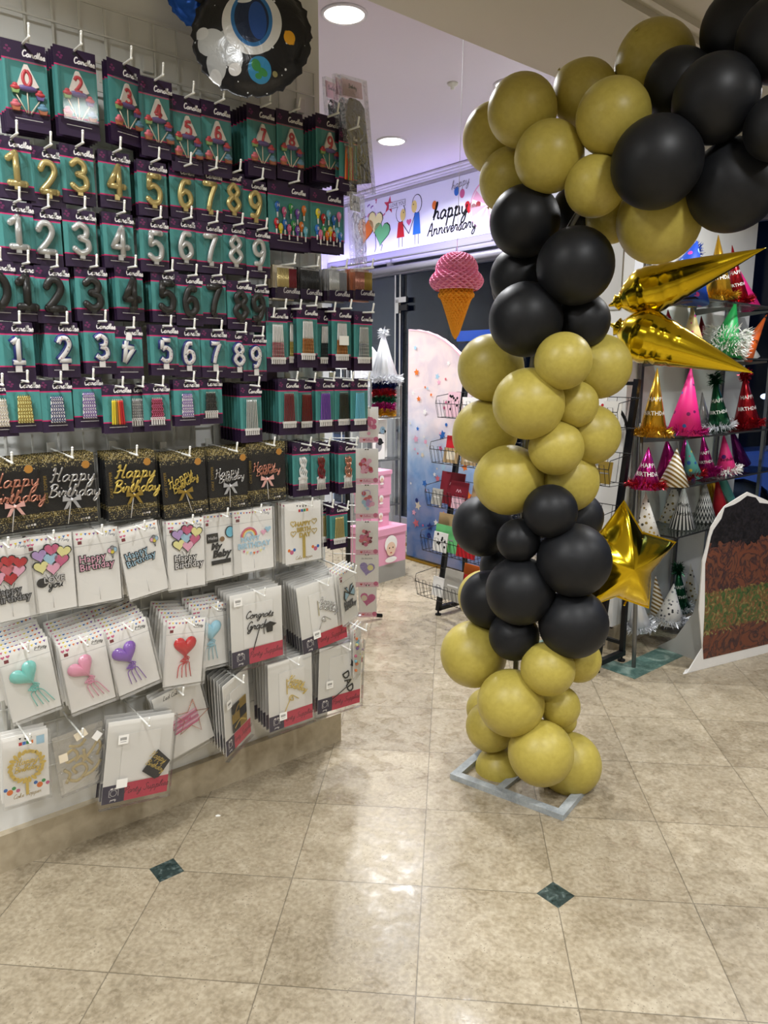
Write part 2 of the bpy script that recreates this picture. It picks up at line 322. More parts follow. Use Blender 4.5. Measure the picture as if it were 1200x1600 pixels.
base = f.ramp(n1, [(.3, '7f7767'), (.44, '938a79'), (.56, 'a09786'), (.72, 'b1a999')])
base = f.mix(.40, base, f.ramp(n2, [(.33, '766d5d'), (.5, '978e7d'), (.66, 'b6ae9e')]))
base = f.mix(.30, base, f.ramp(n3, [(.35, '675e4f'), (.5, '999080'), (.62, 'b9b1a2')]))
base = f.mix(.55, base, f.mix(wn.outputs['Value'], 'a99d86', 'cdc2ac'), 'SOFT_LIGHT')
vo = f.n('TexVoronoi'); vo.inputs['Scale'].default_value = 95; f.l(off.outputs[0], vo.inputs['Vector'])
pm = f.math('MULTIPLY', f.math('LESS_THAN', vo.outputs['Distance'], .2), f.math('GREATER_THAN', n2, .56))
base = f.mix(f.math('MULTIPLY', pm, .6), base, '5c5240')
def near(q): return f.math('SUBTRACT', .5, f.math('ABSOLUTE', f.math('SUBTRACT', q, .5)))
gr = f.math('LESS_THAN', f.math('MINIMUM', near(fu), near(fv)), .0042)
base = f.mix(f.math('MULTIPLY', gr, .65), base, '4e4638')
du = f.math('ABSOLUTE', f.math('SUBTRACT', f.math('MODULO', f.math('ADD', u, 60.5), 3.0), 1.5)); dv = f.math('ABSOLUTE', f.math('SUBTRACT', f.math('MODULO', f.math('ADD', v, 60.5), 3.0), 1.5))
dm = f.math('MULTIPLY', f.math('LESS_THAN', f.math('ADD', du, dv), .142), f.math('LESS_THAN', y, 2.6))
gc = f.ramp(f.noise(P, 45, 5, 1), [(.35, '1c2a29'), (.55, '303f3d'), (.7, '5f6c69')])
f.color(f.mix(dm, base, gc)); f.bump(f.math('SUBTRACT', n3, f.math('MULTIPLY', gr, 2)), .12, .002)
f.l(f.ramp(n2, [(.3, (.45, .45, .45)), (.7, (.72, .72, .72))]), f.b.inputs['Roughness'])
def stone(name, stops, sc=4, rough=.4):
    g = NT(name, rough=rough); P = g.co('Object'); a = g.noise(P, sc, 8, 1); b = g.noise(P, sc*9, 5, .5)
    g.color(g.mix(.35, g.ramp(a, stops), g.ramp(b, stops))); g.bump(b, .1, .002)
stone('travertine_plinth', [(.3, '8d8068'), (.5, 'ab9e86'), (.7, 'c2b69e')], 3)
stone('green_marble', [(.3, '2c4a44'), (.5, '4d6a62'), (.7, '8fa298')], 9, .3)
stone('balloon_base_wood', [(.3, '7c8286'), (.5, '9aa0a2'), (.7, 'b4b8b8')], 14, .6)
g = NT('wall_paint', rough=.7, spec=.25); n = g.noise(g.co('Object'), 1.3, 3); g.color(g.ramp(n, [(.3, 'dddedb'), (.7, 'e7e7e4')]))
mat('wall_paint_room', 'cfc9bc', .8)

# ---------------------------------------------------------------- the room
def ppoly(pts, z0, z1, m, name):
    b = MB(); n = len(pts); vs = [(x, y, z0) for x, y in pts]+[(x, y, z1) for x, y in pts]
    b.add(vs, [tuple(range(n-1, -1, -1)), tuple(range(n, 2*n))]+[(i, (i+1) % n, (i+1) % n+n, i+n) for i in range(n)], m)
    return struct(b.build(name))
def D(a, b): return ((a-b)/2, (a+b)/2)         # point with x+y=a, y-x=b
ppoly([(-4.2, -2.8), (4.4, -2.8), (4.4, 2.6), D(6.97, 2.0), D(6.97, 11.5), (-6, 4.8)], -.06, 0, 'travertine_floor', 'floor')
# left wall face is y-x = 3.31, plinth face y-x = 3.27
WL = 3.31
ppoly([D(2.337, WL), D(2.337, WL+.3), D(-4, WL+.3), D(-4, WL)], 0, 2.86, 'wall_paint', 'wall_left')
b = MB(); b.box((-2.9+.0, .022, .0625), (4.58, .044, .125), 'travertine_plinth')
struct(b.build('baseboard_left', None, W(.9-.0-.0, 0, 0)-Vector((0, 0, 0)), (0, 0, A45)))
bpy.data.objects['baseboard_left'].location = W(-.61+.61, 0, 0)
# right block of wall between the opening and the shop window
WR = 3.07
ppoly([D(4.95, WR+.02), D(6.85, WR+.02), D(6.85, WR+.7), D(4.95, WR+.7)], 0, 3.3, 'wall_paint', 'wall_right')
ppoly([D(4.92, WR), D(6.86, WR), D(6.86, WR+.03), D(4.92, WR+.03)], 0, .127, 'travertine_plinth', 'baseboard_right')
ppoly([D(4.92, WR), D(4.955, WR), D(4.955, WR+.7), D(4.92, WR+.7)], 0, .127, 'travertine_plinth', 'baseboard_return')
# ceilings: low one over the shop, high lilac one behind the beam edge
ppoly([(-4.2, -2.8), (4.4, -2.8), (4.4, 2.6), D(6.97, 2.0), D(6.97, 3.27), D(-1.0, 3.27)], 2.86, 3.36, 'ceiling_paint', 'ceiling_low')
ppoly([D(-1.0, 3.27), D(6.97, 3.27), D(6.97, 11.5), D(2.0, 11.5)], 3.3, 3.36, 'lilac_ceiling_paint', 'ceiling_high')
# shallow mouldings on the low ceiling
for i, c in enumerate((2.42, 2.32)):
    ppoly([D(1.5, c), D(6.9, c), D(6.9, c-.035), D(1.5, c-.035)], 2.835, 2.86, 'ceiling_paint', 'trim_%d' % (i+1))
# enclosing walls behind and beside the camera
ppoly([(-4.2, -2.8), (-4.2, -2.95), (4.4, -2.95), (4.4, -2.8)], 0, 2.86, 'wall_paint_room', 'wall_back')
ppoly([(4.4, -2.8), (4.55, -2.8), (4.55, 2.6), (4.4, 2.6)], 0, 2.86, 'wall_paint_room', 'wall_side')
ppoly([(-4.2, -2.8), (-4.35, -2.8), (-4.35, .3), (-4.2, .3)], 0, 2.86, 'wall_paint_room', 'wall_far_left')
ppoly([D(2.2, 9.6), D(6.97, 9.6), D(6.97, 9.75), D(2.2, 9.75)], 0, 3.3, 'wall_paint', 'wall_far')
# fascia over the shop window (x+y = 6.93), cornice, soffit, frame, glass
SF = 6.93
ppoly([D(SF, 1.6), D(SF, 9.6), D(SF+.12, 9.6), D(SF+.12, 1.6)], 3.22, 3.3, 'cornice_paint', 'trim_3')
b = MB()
for dz, dn in ((3.285, .10), (3.27, .07), (3.255, .04)):
    b.box((0, -dn/2, dz), (8, dn, .016), 'cornice_paint')
o = struct(b.build('trim_4', None, (D(SF, 5.6)[0], D(SF, 5.6)[1], 0), (0, 0, -A45)))
def FP(t, o, z): # storefront frame: t to the right along the window, o toward the shop
    a = SF-o*R2; c = 7.0-t*R2; p = D(a, c); return Vector((p[0], p[1], z))
b = MB(); b.box((0, .09, 2.60), (8, .22, .04), 'sill_metal'); b.box((0, -.02, 2.655), (8, .02, .06), 'sill_metal')
b.box((0, .0, 2.50), (8, .07, .07), 'sill_metal')
for k in range(-3, 8): b.box((k*.9-.2, -.012, 2.55), (.05, .05, .14), 'sill_metal')
struct(b.build('trim_5', None, FP(0.3, 0, 0), (0, 0, -A45)))
b = MB(); b.tube([(-3.5, -.06, 2.51), (3.5, -.06, 2.51)], .035, 'sill_metal', 12, raw=True)
tag(b.build('roller_blind', None, FP(0.3, .0, 0), (0, 0, -A45)), 'rolled up grey blind tube under the lit fascia above the shop window', 'blind')
b = MB(); b.box((0, 0, 1.24), (8, .012, 2.48), 'window_glass')
struct(b.build('window_1', None, FP(0.3, -.02, 0), (0, 0, -A45)))
b = MB()
for t in (-1.02, -.95, 2.6): b.box((t, 0, 1.24), (.02, .03, 2.48), 'chrome')
b.box((0, 0, .03), (8, .05, .06), 'sill_metal')
struct(b.build('window_frame', bpy.data.objects['window_1'], (0, -.02, 0)))
# glass door patch fitting
t = thing('door_fitting', 'small chrome patch fitting clamped to the glass door', 'door hardware', FP(-.62, .02, 2.19), (0, 0, -A45))
MB().box((0, 0, .03), (.16, .03, .05), 'chrome').box((-.055, 0, -.03), (.05, .03, .13), 'chrome').build('clamp_plate', t)
MB().box((.03, 0, -.045), (.12, .02, .05), 'black_metal').build('hinge_cover', t)
# downlights
def downlight(x, y, z, lab, W_, r=.1, col=(.98, .99, 1)):
    t = thing('ceiling_downlight', lab, 'ceiling light', (x, y, z), group='round recessed downlights')
    MB().lathe([(r*1.18, 0), (r*1.18, -.006), (r*1.03, -.010), (r*1.0, -.003)], 40, 'cornice_paint').build('trim_ring', t)
    MB().lathe([(0, -.004), (r, -.004)], 40, 'lamp_glow').build('diffuser', t)
    l = bpy.data.lights.new('downlight_lamp', 'AREA'); l.shape = 'DISK'; l.size = r*2; l.energy = W_; l.color = col; l.spread = math.radians(150)
    o = bpy.data.objects.new('downlight_lamp', l); COL.objects.link(o); o.location = (0, 0, -.02); o.parent = t
downlight(-.565, 4.05, 3.3, 'bright round downlight in the lilac ceiling, the one nearest the wire grid', LILAC_W)
downlight(-.49, 6.13, 3.3, 'bright round downlight in the lilac ceiling, farther one above the shop window banner', LILAC_W)
SPOTS = ('between the candle wall and the camera', 'just right of and before the camera', 'over the right foreground by the side wall', 'behind the camera on the left', 'behind the camera in the middle', 'behind the camera by the side wall', 'close to the far end of the candle wall', 'added out of view to brighten the hat shelves', 'almost touching the candle wall, added to brighten its top')  # hat shelf and candle wall top lamps are unseen extras, added for brightness
for sp_, (x, y) in zip(SPOTS, ROOM_LIGHTS):
    downlight(x, y, 2.86, 'round downlight in the beige ceiling '+sp_, ROOM_W if 'touching' not in sp_ else ROOM_W*.5)
downlight(-1.75, 5.9, 3.3, 'round downlight hidden behind the candle wall, added to brighten the lilac ceiling', 55)  # unseen lamp added for more bounce onto the lilac ceiling
downlight(.35, 5.05, 3.3, 'round downlight hidden behind the balloon arch, added to brighten ceiling and backdrop', 35)  # added lamp out of view, lifts the lilac ceiling and backdrop panel
for x, y in ((2.0, 4.45), (1.35, 3.7)): pass
l = bpy.data.lights.new('led_strip_lamp', 'AREA'); l.shape = 'RECTANGLE'; l.size = 2.6; l.size_y = .03; l.energy = 11; l.color = (.5, .45, 1)
t = thing('led_strip', 'violet light strip tucked under the fascia at the left', 'light strip', FP(-.65, .14, 2.60), (0, 0, -A45))
MB().box((0, 0, 0), (2.6, .03, .012), 'sill_metal').build('housing', t)
o = bpy.data.objects.new('led_strip_lamp', l); COL.objects.link(o); o.parent = t; o.location = (0, -.02, .01); o.rotation_euler = (PI-.5, 0, 0)
# ceiling bits
for (x, y, lab) in ((-.02, 5.0, 'small white smoke sensor stub on the lilac ceiling'), (.18, 4.4, 'second tiny white sensor on the lilac ceiling, nearer the balloons')):
    t = thing('sprinkler_head', lab, 'sensor', (x, y, 3.3)); MB().lathe([(.035, 0), (.03, -.012), (.012, -.02), (.012, -.035), (0, -.036)], 16, 'white_paint').build('sensor_body', t)
# green marble inlay in the floor
A_ = Vector((.965, 3.60)); du_ = Vector((1, 1))/R2; dv_ = Vector((-1, 1))/R2
def band(p, a, b, L, wd, name):
    q = [p, p+a*L, p+a*L+b*wd, p+b*wd]; bb = MB(); bb.add([(k.x, k.y, .0015) for k in q]+[(k.x, k.y, -.01) for k in q], [(0, 1, 2, 3), (0, 4, 5, 1), (1, 5, 6, 2), (2, 6, 7, 3), (3, 7, 4, 0)], 'green_marble'); struct(bb.build(name))
band(A_, du_, dv_, 1.9, .15, 'trim_6'); band(A_+dv_*.15, dv_, du_, .5, .13, 'trim_7')
# ---------------------------------------------------------------- printed banner on the fascia
t = thing('fascia_banner', 'long white banner with party drawings and happy Anniversary above the shop window', 'banner', FP(0, .015, 0), (0, 0, -A45))
# local x along the window to the right
def bx(px_t): return px_t
bm = MB(); bm.box((0, .0, 2.95), (4.6, .012, .52), 'banner_white'); bm.build('banner_board', t)
def tt(x, y):  # world point to x along the banner
    return ((7.0-(y-x))/R2)
pr = MB(); Y = -.0075
X = tt(-.606, 7.536); pr.flat(star(X, 3.12, .085, .42, .15), Y, 'footer_red')
for (dx, dz, c, r) in ((-.10, 0, 'orange', .13), (.06, .06, 'pale_yellow', .11), (.16, -.06, 'green', .12)):
    X = tt(-.802, 7.732); pr.flat(heart(X+dx, 2.93+dz, r*1.08, -.2), Y-.001, 'print_black'); pr.flat(heart(X+dx, 2.93+dz, r, -.2), Y-.002, c if c != 'green' else 'card_green')
    pr.ribbon([(X+dx, 2.83+dz), (X+dx+.01, 2.76), (X+dx-.01, 2.71)], .008, Y, 'print_black')
X = tt(-.993, 7.923)
for k in range(16): a = random.random()*6; q = (X+.08+random.random()*.42, 2.98+random.random()*.2); pr.ribbon([q, (q[0]+.035*math.cos(a), q[1]+.035*math.sin(a)), (q[0]+.05*math.cos(a+.5), q[1]+.03*math.sin(a+.5))], .012, Y, 'rose' if k % 3 else 'violet')
X = tt(-.381, 7.311)
for s_, body, leg, sx in ((-1, 'red', .0, -.15), (1, 'blue', .05, .08)):   # elderly couple
    h = .02+leg
    pr.flat(disc(X+sx, 3.0+h, .07, .085), Y, 'print_black'); pr.flat(disc(X+sx, 3.0+h, .062, .078), Y-.001, 'banner_white')
    pr.flat(disc(X+sx-s_*.035, 2.98+h, .038, .055), Y-.002, 'yellow_face'); pr.flat(disc(X+sx-s_*.045, 3.0+h, .006), Y-.003, 'print_black')
    pr.flat([(X+sx-.035, 2.92+h), (X+sx+.035, 2.92+h), (X+sx+.055, 2.80), (X+sx-.055, 2.80)], Y-.0005, body)
    for d in (-.025, .025): pr.ribbon([(X+sx+d, 2.8), (X+sx+d, 2.71)], .008, Y, 'print_black')
    pr.ribbon([(X+sx-s_*.03, 2.9+h), (X-.03, 2.82)], .008, Y-.001, 'print_black')
pr.flat(heart(X-.03, 2.92, .035), Y, 'rose')
pr.flat(rect(X-.33, X-.08, 3.08, 3.14), Y, 'print_grey'); pr.flat(rect(X-.325, X-.085, 3.085, 3.135), Y-.001, 'banner_white'); pr.text('I LOVE YOU', .045, 'print_black', y=Y-.002, x=X-.205, z=3.095)
X = tt(-.017, 6.947)
pr.script('happy', .07, 'print_black', y=Y, w=.26, x=X+.0, z=2.89, shear=.2, n=4); pr.script('Anniversary', .052, 'print_black', y=Y, w=.28, x=X+.02, z=2.76, shear=.2, n=4)
pr.flat(heart(X+.24, 2.93, .06, -.2), Y, 'red'); pr.flat(heart(X+.32, 2.91, .06, .2), Y-.001, 'red')
for dx, dz, c in ((.08, 3.09, 'blue'), (.15, 3.06, 'rose'), (-.2, 3.02, 'orange')): pr.flat(disc(X+dx, dz, .03, .038), Y, c)
X = tt(.049, 6.881); pr.script('happy', .035, 'print_grey', y=Y, w=.2, x=X+.03, z=3.12, rot=.1)
X = tt(.304, 6.626); pr.flat(disc(X, 2.92, .21, n=32), Y, 'pale_pink'); pr.flat(disc(X, 2.92, .195, n=32), Y-.001, 'card_white')
for k in range(8): a = k*PI/4; pr.flat([(X, 2.92), (X+.19*math.cos(a), 2.92+.19*math.sin(a)), (X+.19*math.cos(a+.4), 2.92+.19*math.sin(a+.4))], Y-.002, 'pale_pink')
pr.build('banner_print', t)
PACKS=[
('cup', '0', -1.705, 2.34, 0.16, 0, -3, 3, 0.105, 0.208, 'teal candle pack with a red number zero pick and cupcake picks, top row'),
('cup', '2', -1.578, 2.356, 0.16, 0, 0, 4, 0.108, 0.216, 'teal candle pack with a red number two pick and cupcake picks, top row'),
('cup', '3', -1.447, 2.355, 0.16, 0, 14, 2, 0.105, 0.208, 'teal candle pack with a red number three pick and cupcake picks, top row'),
('cup', '4', -1.359, 2.335, 0.16, 0, 0, 3, 0.1, 0.208, 'teal candle pack with a red number four pick and cupcake picks, top row'),
('cup', '5', -1.27, 2.309, 0.16, 0, 0, 2, 0.1, 0.208, 'teal candle pack with a red number five pick and cupcake picks, top row'),
('cup', '6', -1.174, 2.314, 0.16, 0, 0, 2, 0.1, 0.208, 'teal candle pack with a red number six pick and cupcake picks, top row'),
('cup', '7', -1.017, 2.337, 0.16, 0, 0, 5, 0.1, 0.208, 'teal candle pack with a red number seven pick and cupcake picks, top row'),
('cup', '8', -0.911, 2.344, 0.16, 0, 0, 2, 0.1, 0.208, 'teal candle pack with a red number eight pick and cupcake picks, top row'),
('cup', '9', -0.759, 2.362, 0.16, 0, 0, 6, 0.1, 0.208, 'teal candle pack with a red number nine pick and cupcake picks, top row'),
('small', 'rainbowlong', -0.699, 2.325, 0.19, 0, 0, 2, 0.075, 0.2, 'teal pack of long orange and red striped candles right of the number nine picks'),
('dig', 'gold', -1.749, 2.113, 0.15, 1, 0, 1, 0.088, 0.15, 'teal candle pack with a gold number one candle'),
('dig', 'gold', -1.668, 2.103, 0.146, 0, 0, 2, 0.088, 0.15, 'teal candle pack with a gold number two candle'),
('dig', 'gold', -1.588, 2.121, 0.15, 0, 0, 1, 0.088, 0.15, 'teal candle pack with a gold number three candle'),
('dig', 'gold', -1.486, 2.125, 0.146, 0, 0, 1, 0.088, 0.15, 'teal candle pack with a gold number four candle'),
('dig', 'gold', -1.379, 2.117, 0.15, 0, 0, 3, 0.088, 0.15, 'teal candle pack with a gold number five candle'),
('dig', 'gold', -1.281, 2.122, 0.146, 0, 0, 1, 0.088, 0.15, 'teal candle pack with a gold number six candle'),
('dig', 'gold', -1.201, 2.123, 0.15, 0, 0, 1, 0.088, 0.15, 'teal candle pack with a gold number seven candle'),
('dig', 'gold', -1.119, 2.131, 0.146, 0, 0, 2, 0.088, 0.15, 'teal candle pack with a gold number eight candle'),
('dig', 'gold', -1.044, 2.118, 0.15, 0, 0, 3, 0.088, 0.15, 'teal candle pack with a gold number nine candle'),
('dig', 'silver', -1.756, 1.956, 0.15, 0, 0, 2, 0.088, 0.15, 'teal candle pack with a silver number one candle'),
('dig', 'silver', -1.686, 1.95, 0.146, 0, 0, 1, 0.088, 0.15, 'teal candle pack with a silver number two candle'),
('dig', 'silver', -1.594, 1.957, 0.15, 0, 0, 2, 0.088, 0.15, 'teal candle pack with a silver number three candle'),
('dig', 'silver', -1.486, 1.963, 0.146, 0, 0, 2, 0.088, 0.15, 'teal candle pack with a silver number four candle'),
('dig', 'silver', -1.383, 1.961, 0.15, 0, 0, 1, 0.088, 0.15, 'teal candle pack with a silver number five candle'),
('dig', 'silver', -1.287, 1.974, 0.146, 0, 0, 1, 0.088, 0.15, 'teal candle pack with a silver number six candle'),
('dig', 'silver', -1.206, 1.972, 0.15, 0, 0, 2, 0.088, 0.15, 'teal candle pack with a silver number seven candle'),
('dig', 'silver', -1.118, 1.977, 0.146, 0, 0, 1, 0.088, 0.15, 'teal candle pack with a silver number eight candle'),
('dig', 'silver', -1.035, 1.973, 0.15, 0, 0, 1, 0.088, 0.15, 'teal candle pack with a silver number nine candle'),
('dig', 'black', -1.814, 1.805, 0.15, 0, 0, 1, 0.088, 0.15, 'teal candle pack with a black number zero candle'),
('dig', 'black', -1.747, 1.805, 0.146, 0, 0, 3, 0.088, 0.15, 'teal candle pack with a black number one candle'),
('dig', 'black', -1.677, 1.802, 0.15, 0, 0, 2, 0.088, 0.15, 'teal candle pack with a black number two candle'),
('dig', 'black', -1.572, 1.812, 0.146, 0, 0, 5, 0.088, 0.15, 'teal candle pack with a black number three candle'),
('dig', 'black', -1.465, 1.82, 0.15, 0, 10, 5, 0.088, 0.15, 'teal candle pack with a black number four candle'),
('dig', 'black', -1.354, 1.819, 0.146, 0, 0, 3, 0.088, 0.15, 'teal candle pack with a black number five candle'),
('dig', 'black', -1.281, 1.812, 0.15, 0, 0, 1, 0.088, 0.15, 'teal candle pack with a black number six candle'),
('dig', 'black', -1.198, 1.819, 0.146, 0, 0, 1, 0.088, 0.15, 'teal candle pack with a black number seven candle'),
('dig', 'black', -1.109, 1.807, 0.15, 0, 0, 3, 0.088, 0.15, 'teal candle pack with a black number eight candle'),
('dig', 'black', -1.042, 1.801, 0.146, 0, 0, 2, 0.088, 0.15, 'teal candle pack with a black number nine candle'),
('dig', 'dots', -1.782, 1.652, 0.15, 0, 0, 2, 0.088, 0.15, 'teal candle pack with a white dotted number one candle'),
('dig', 'dots', -1.662, 1.657, 0.146, 0, 0, 9, 0.088, 0.15, 'teal candle pack with a white dotted number two candle'),
('dig', 'dots', -1.56, 1.666, 0.15, 0, 0, 6, 0.088, 0.15, 'teal candle pack with a white dotted number three candle'),
('dig', 'dots', -1.479, 1.652, 0.146, 0, 0, 1, 0.088, 0.15, 'teal candle pack with a white dotted number four candle hung upside down'),
('dig', 'dots', -1.369, 1.661, 0.15, 0, 0, 1, 0.088, 0.15, 'teal candle pack with a white dotted number five candle'),
('dig', 'dots', -1.293, 1.656, 0.146, 0, 0, 1, 0.088, 0.15, 'teal candle pack with a white dotted number six candle'),
('dig', 'dots', -1.205, 1.655, 0.15, 0, 0, 2, 0.088, 0.15, 'teal candle pack with a white dotted number seven candle'),
('dig', 'dots', -1.119, 1.652, 0.146, 0, 0, 1, 0.088, 0.15, 'teal candle pack with a white dotted number eight candle'),
('dig', 'dots', -1.059, 1.642, 0.15, 0, 0, 1, 0.088, 0.15, 'teal candle pack with a white dotted number nine candle'),
('small', 'cream', -1.835, 1.494, 0.145, 0, 0, 1, 0.084, 0.143, 'teal candle pack of cream striped small candles'),
('small', 'yellow', -1.775, 1.502, 0.15, 0, 0, 1, 0.084, 0.143, 'teal candle pack of yellow and cream twisted candles'),
('small', 'blue', -1.69, 1.499, 0.146, 0, 0, 1, 0.084, 0.143, 'teal candle pack of blue and white twisted candles'),
('small', 'lilac', -1.601, 1.507, 0.14, 0, 0, 1, 0.084, 0.143, 'teal candle pack of lilac and white twisted candles left of the rainbow pack'),
('small', 'grey', -1.452, 1.485, 0.12, 0, 0, 1, 0.084, 0.143, 'teal candle pack of silver grey twisted candles partly behind the rainbow pack'),
('small', 'rainbow', -1.527, 1.485, 0.16, 0, 0, 1, 0.084, 0.14, 'teal candle pack of yellow to red rainbow candles'),
('small', 'maroon', -1.399, 1.487, 0.14, 0, 0, 2, 0.084, 0.143, 'teal candle pack of maroon twisted candles with white holders'),
('small', 'lilac', -1.305, 1.499, 0.15, 0, 0, 1, 0.084, 0.143, 'teal candle pack of purple and white twisted candles between maroon and black packs'),
('small', 'black', -1.22, 1.501, 0.14, 0, 0, 1, 0.084, 0.143, 'teal candle pack of short black candles with white holders'),
('long', 'silverthin', -1.079, 1.483, 0.15, 0, 0, 7, 0.08, 0.192, 'teal candle pack of thin silver grey candles in the long candle row'),
('long', 'redthin', -0.932, 1.5, 0.15, 0, 0, 8, 0.08, 0.192, 'teal candle pack of long thin red candles in front of a thick stack'),
('long', 'redthin', -0.839, 1.495, 0.12, 0, 0, 1, 0.08, 0.192, 'teal candle pack of long red candles partly hidden beside the purple ones'),
('long', 'purple', -0.779, 1.499, 0.15, 0, 0, 2, 0.08, 0.192, 'teal candle pack of long purple candles'),
('long', 'darkgrey', -0.697, 1.499, 0.15, 0, 0, 1, 0.08, 0.192, 'teal candle pack of long dark grey candles between purple and sky blue'),
('long', 'sky', -0.639, 1.499, 0.17, 0, 0, 1, 0.08, 0.192, 'teal candle pack of long sky blue candles at the row end'),
('long', 'whitewavy', -0.875, 1.277, 0.14, 0, 0, 4, 0.08, 0.192, 'teal candle pack of white wavy candles'),
('long', 'maroonwavy', -0.803, 1.273, 0.15, 0, 0, 2, 0.08, 0.192, 'teal candle pack of maroon wavy candles'),
('long', 'rosetwist', -0.689, 1.269, 0.16, 0, 0, 3, 0.08, 0.192, 'teal candle pack of rose metallic twisted candles'),
('long', 'goldthin', -0.73, 1.039, 0.16, 0, 0, 1, 0.08, 0.165, 'teal candle pack of long gold candles beside the gold cake topper card'),
('long', 'goldthin', -0.768, 1.043, 0.12, 0, 0, 1, 0.08, 0.165, 'second pack of gold candles half hidden behind the front gold pack'),
('let', 'letters', -0.911, 2.132, 0.15, 0, 0, 2, 0.165, 0.212, 'large teal pack of HAPPY BIRTHDAY letter candles in bright colours'),
('let', 'letters2', -0.766, 2.126, 0.16, 0, 0, 2, 0.14, 0.2, 'narrower teal pack of colourful letter candles right of the large one'),
('box', 'goldred', -0.932, 1.876, 0.15, 0, 0, 3, 0.083, 0.113, 'clear box of gold and red candles in clear boxes, leftmost'),
('box', 'blackbox', -0.84, 1.877, 0.15, 0, 0, 3, 0.083, 0.113, 'clear box of black candles in a clear box'),
('box', 'silverbox', -0.728, 1.879, 0.16, 0, 0, 3, 0.083, 0.113, 'clear box of silver candles in a clear box'),
('box', 'rosebox', -0.626, 1.887, 0.175, 0, 0, 2, 0.083, 0.113, 'clear box of rose and bronze candles in a clear box, rightmost'),
('glit', 'roseglit', -0.992, 1.706, 0.11, 0, 0, 0, 0.084, 0.21, 'teal candle pack of dim rose glitter candles tucked behind the black number nine pack'),
('glit', 'roseglit', -0.971, 1.732, 0.15, 0, 0, 1, 0.084, 0.21, 'teal candle pack of white to rose glitter candles'),
('glit', 'goldglit', -0.899, 1.736, 0.13, 0, 25, 2, 0.084, 0.21, 'teal candle pack of white to gold glitter candles turned sideways'),
('glit', 'copperglit', -0.857, 1.747, 0.16, 0, 0, 3, 0.084, 0.21, 'teal candle pack of white to copper glitter candles without a sticker'),
('glit', 'blackglit', -0.758, 1.735, 0.13, 0, 0, 1, 0.084, 0.21, 'teal candle pack of white to black glitter candles'),
('glit', 'copperglit2', -0.711, 1.746, 0.16, 0, 0, 4, 0.084, 0.21, 'teal candle pack of white to copper glitter candles with a white price sticker'),
('glit', 'silverglit', -0.62, 1.737, 0.17, 0, 0, 2, 0.084, 0.21, 'teal candle pack of silver glitter candles at the right end'),
('blk', 'rose', -1.829, 1.29, 0.14, 2, 0, 3, 0.152, 0.206, 'black glitter cake topper card with rose gold Happy Birthday script and pink bow'),
('blk', 'silver', -1.674, 1.293, 0.14, 0, 0, 3, 0.152, 0.206, 'black glitter cake topper card with silver Happy Birthday script and silver bow'),
('blk', 'gold', -1.491, 1.287, 0.14, 0, 0, 3, 0.152, 0.206, 'black glitter cake topper card with gold Happy Birthday script and gold bow'),
('blk', 'gold2', -1.325, 1.273, 0.14, 2, 0, 3, 0.152, 0.206, 'black glitter cake topper card with gold tilted script and gold bow'),
('blk', 'silver2', -1.162, 1.276, 0.14, 0, 0, 4, 0.152, 0.206, 'black glitter cake topper card with silver tilted script and grey bow'),
('blk', 'rose2', -1.021, 1.286, 0.14, 0, 0, 3, 0.152, 0.206, 'black glitter cake topper card with rose script and pale pink bow'),
('wh', 'hearts_red', -1.857, 1.064, 0.14, 2, 0, 1, 0.128, 0.226, 'white cake topper card with red heart balloons over Happy Birthday'),
('wh', 'hearts_love', -1.741, 1.067, 0.14, 0, 0, 2, 0.128, 0.226, 'white cake topper card with pastel heart balloons over LOVE you'),
('wh', 'hb_pink', -1.608, 1.065, 0.14, 0, 0, 2, 0.128, 0.226, 'white cake topper card with pink Happy Birthday and small balloons'),
('wh', 'hb_blue', -1.486, 1.063, 0.15, 7, 0, 3, 0.128, 0.226, 'white cake topper card with pale blue Happy Birthday, hanging askew'),
('wh', 'hearts_hb', -1.331, 1.061, 0.15, -1, 0, 2, 0.128, 0.226, 'white cake topper card with pastel heart balloons over Happy Birthday'),
('wh', 'baby', -1.199, 1.064, 0.13, 1, 0, 1, 0.128, 0.226, 'white cake topper card with black Hello My Baby and a blue balloon'),
('whw', 'rainbow', -1.08, 1.064, 0.14, 0, 0, 3, 0.155, 0.219, 'white cake topper card with rainbow and pale blue HAPPY BIRTHDAY'),
('whw', 'goldhb', -0.881, 1.065, 0.15, 0, 0, 3, 0.155, 0.219, 'white cake topper card with gold HAPPY BIRTHDAY with hearts'),
('heart', 'turquoise', -1.833, 0.762, 0.14, 6, 0, 6, 0.135, 0.222, 'white card with a glossy turquoise heart pick and curly stems'),
('heart', 'pink', -1.673, 0.741, 0.14, 6, 0, 7, 0.135, 0.222, 'white card with a glossy light pink heart pick and curly stems'),
('heart', 'purple', -1.539, 0.754, 0.14, 9, 0, 7, 0.135, 0.222, 'white card with a glossy purple heart pick and curly stems'),
('heart', 'lightblue', -1.238, 0.749, 0.11, -2, 0, 3, 0.135, 0.222, 'white card with a glossy light blue heart pick and curly stems'),
('heart', 'red', -1.339, 0.726, 0.14, -7, 0, 6, 0.135, 0.222, 'white card with a glossy red heart pick and curly stems'),
('ps', 'congrats', -1.082, 0.776, 0.15, 0, 0, 5, 0.205, 0.262, 'clear party supplies pack with black Congrats Grad topper and mortarboard'),
('ps', 'silverhb', -0.815, 0.762, 0.15, 6, 0, 8, 0.205, 0.262, 'clear party supplies pack with silver script topper, tilted'),
('ps', 'squares', -1.174, 0.486, 0.15, 2, 33, 6, 0.18, 0.262, 'clear party supplies pack with gold and black squares, turned sideways'),
('ps', 'goldhb', -0.95, 0.491, 0.15, 0, 0, 5, 0.19, 0.262, 'clear party supplies pack with gold script topper'),
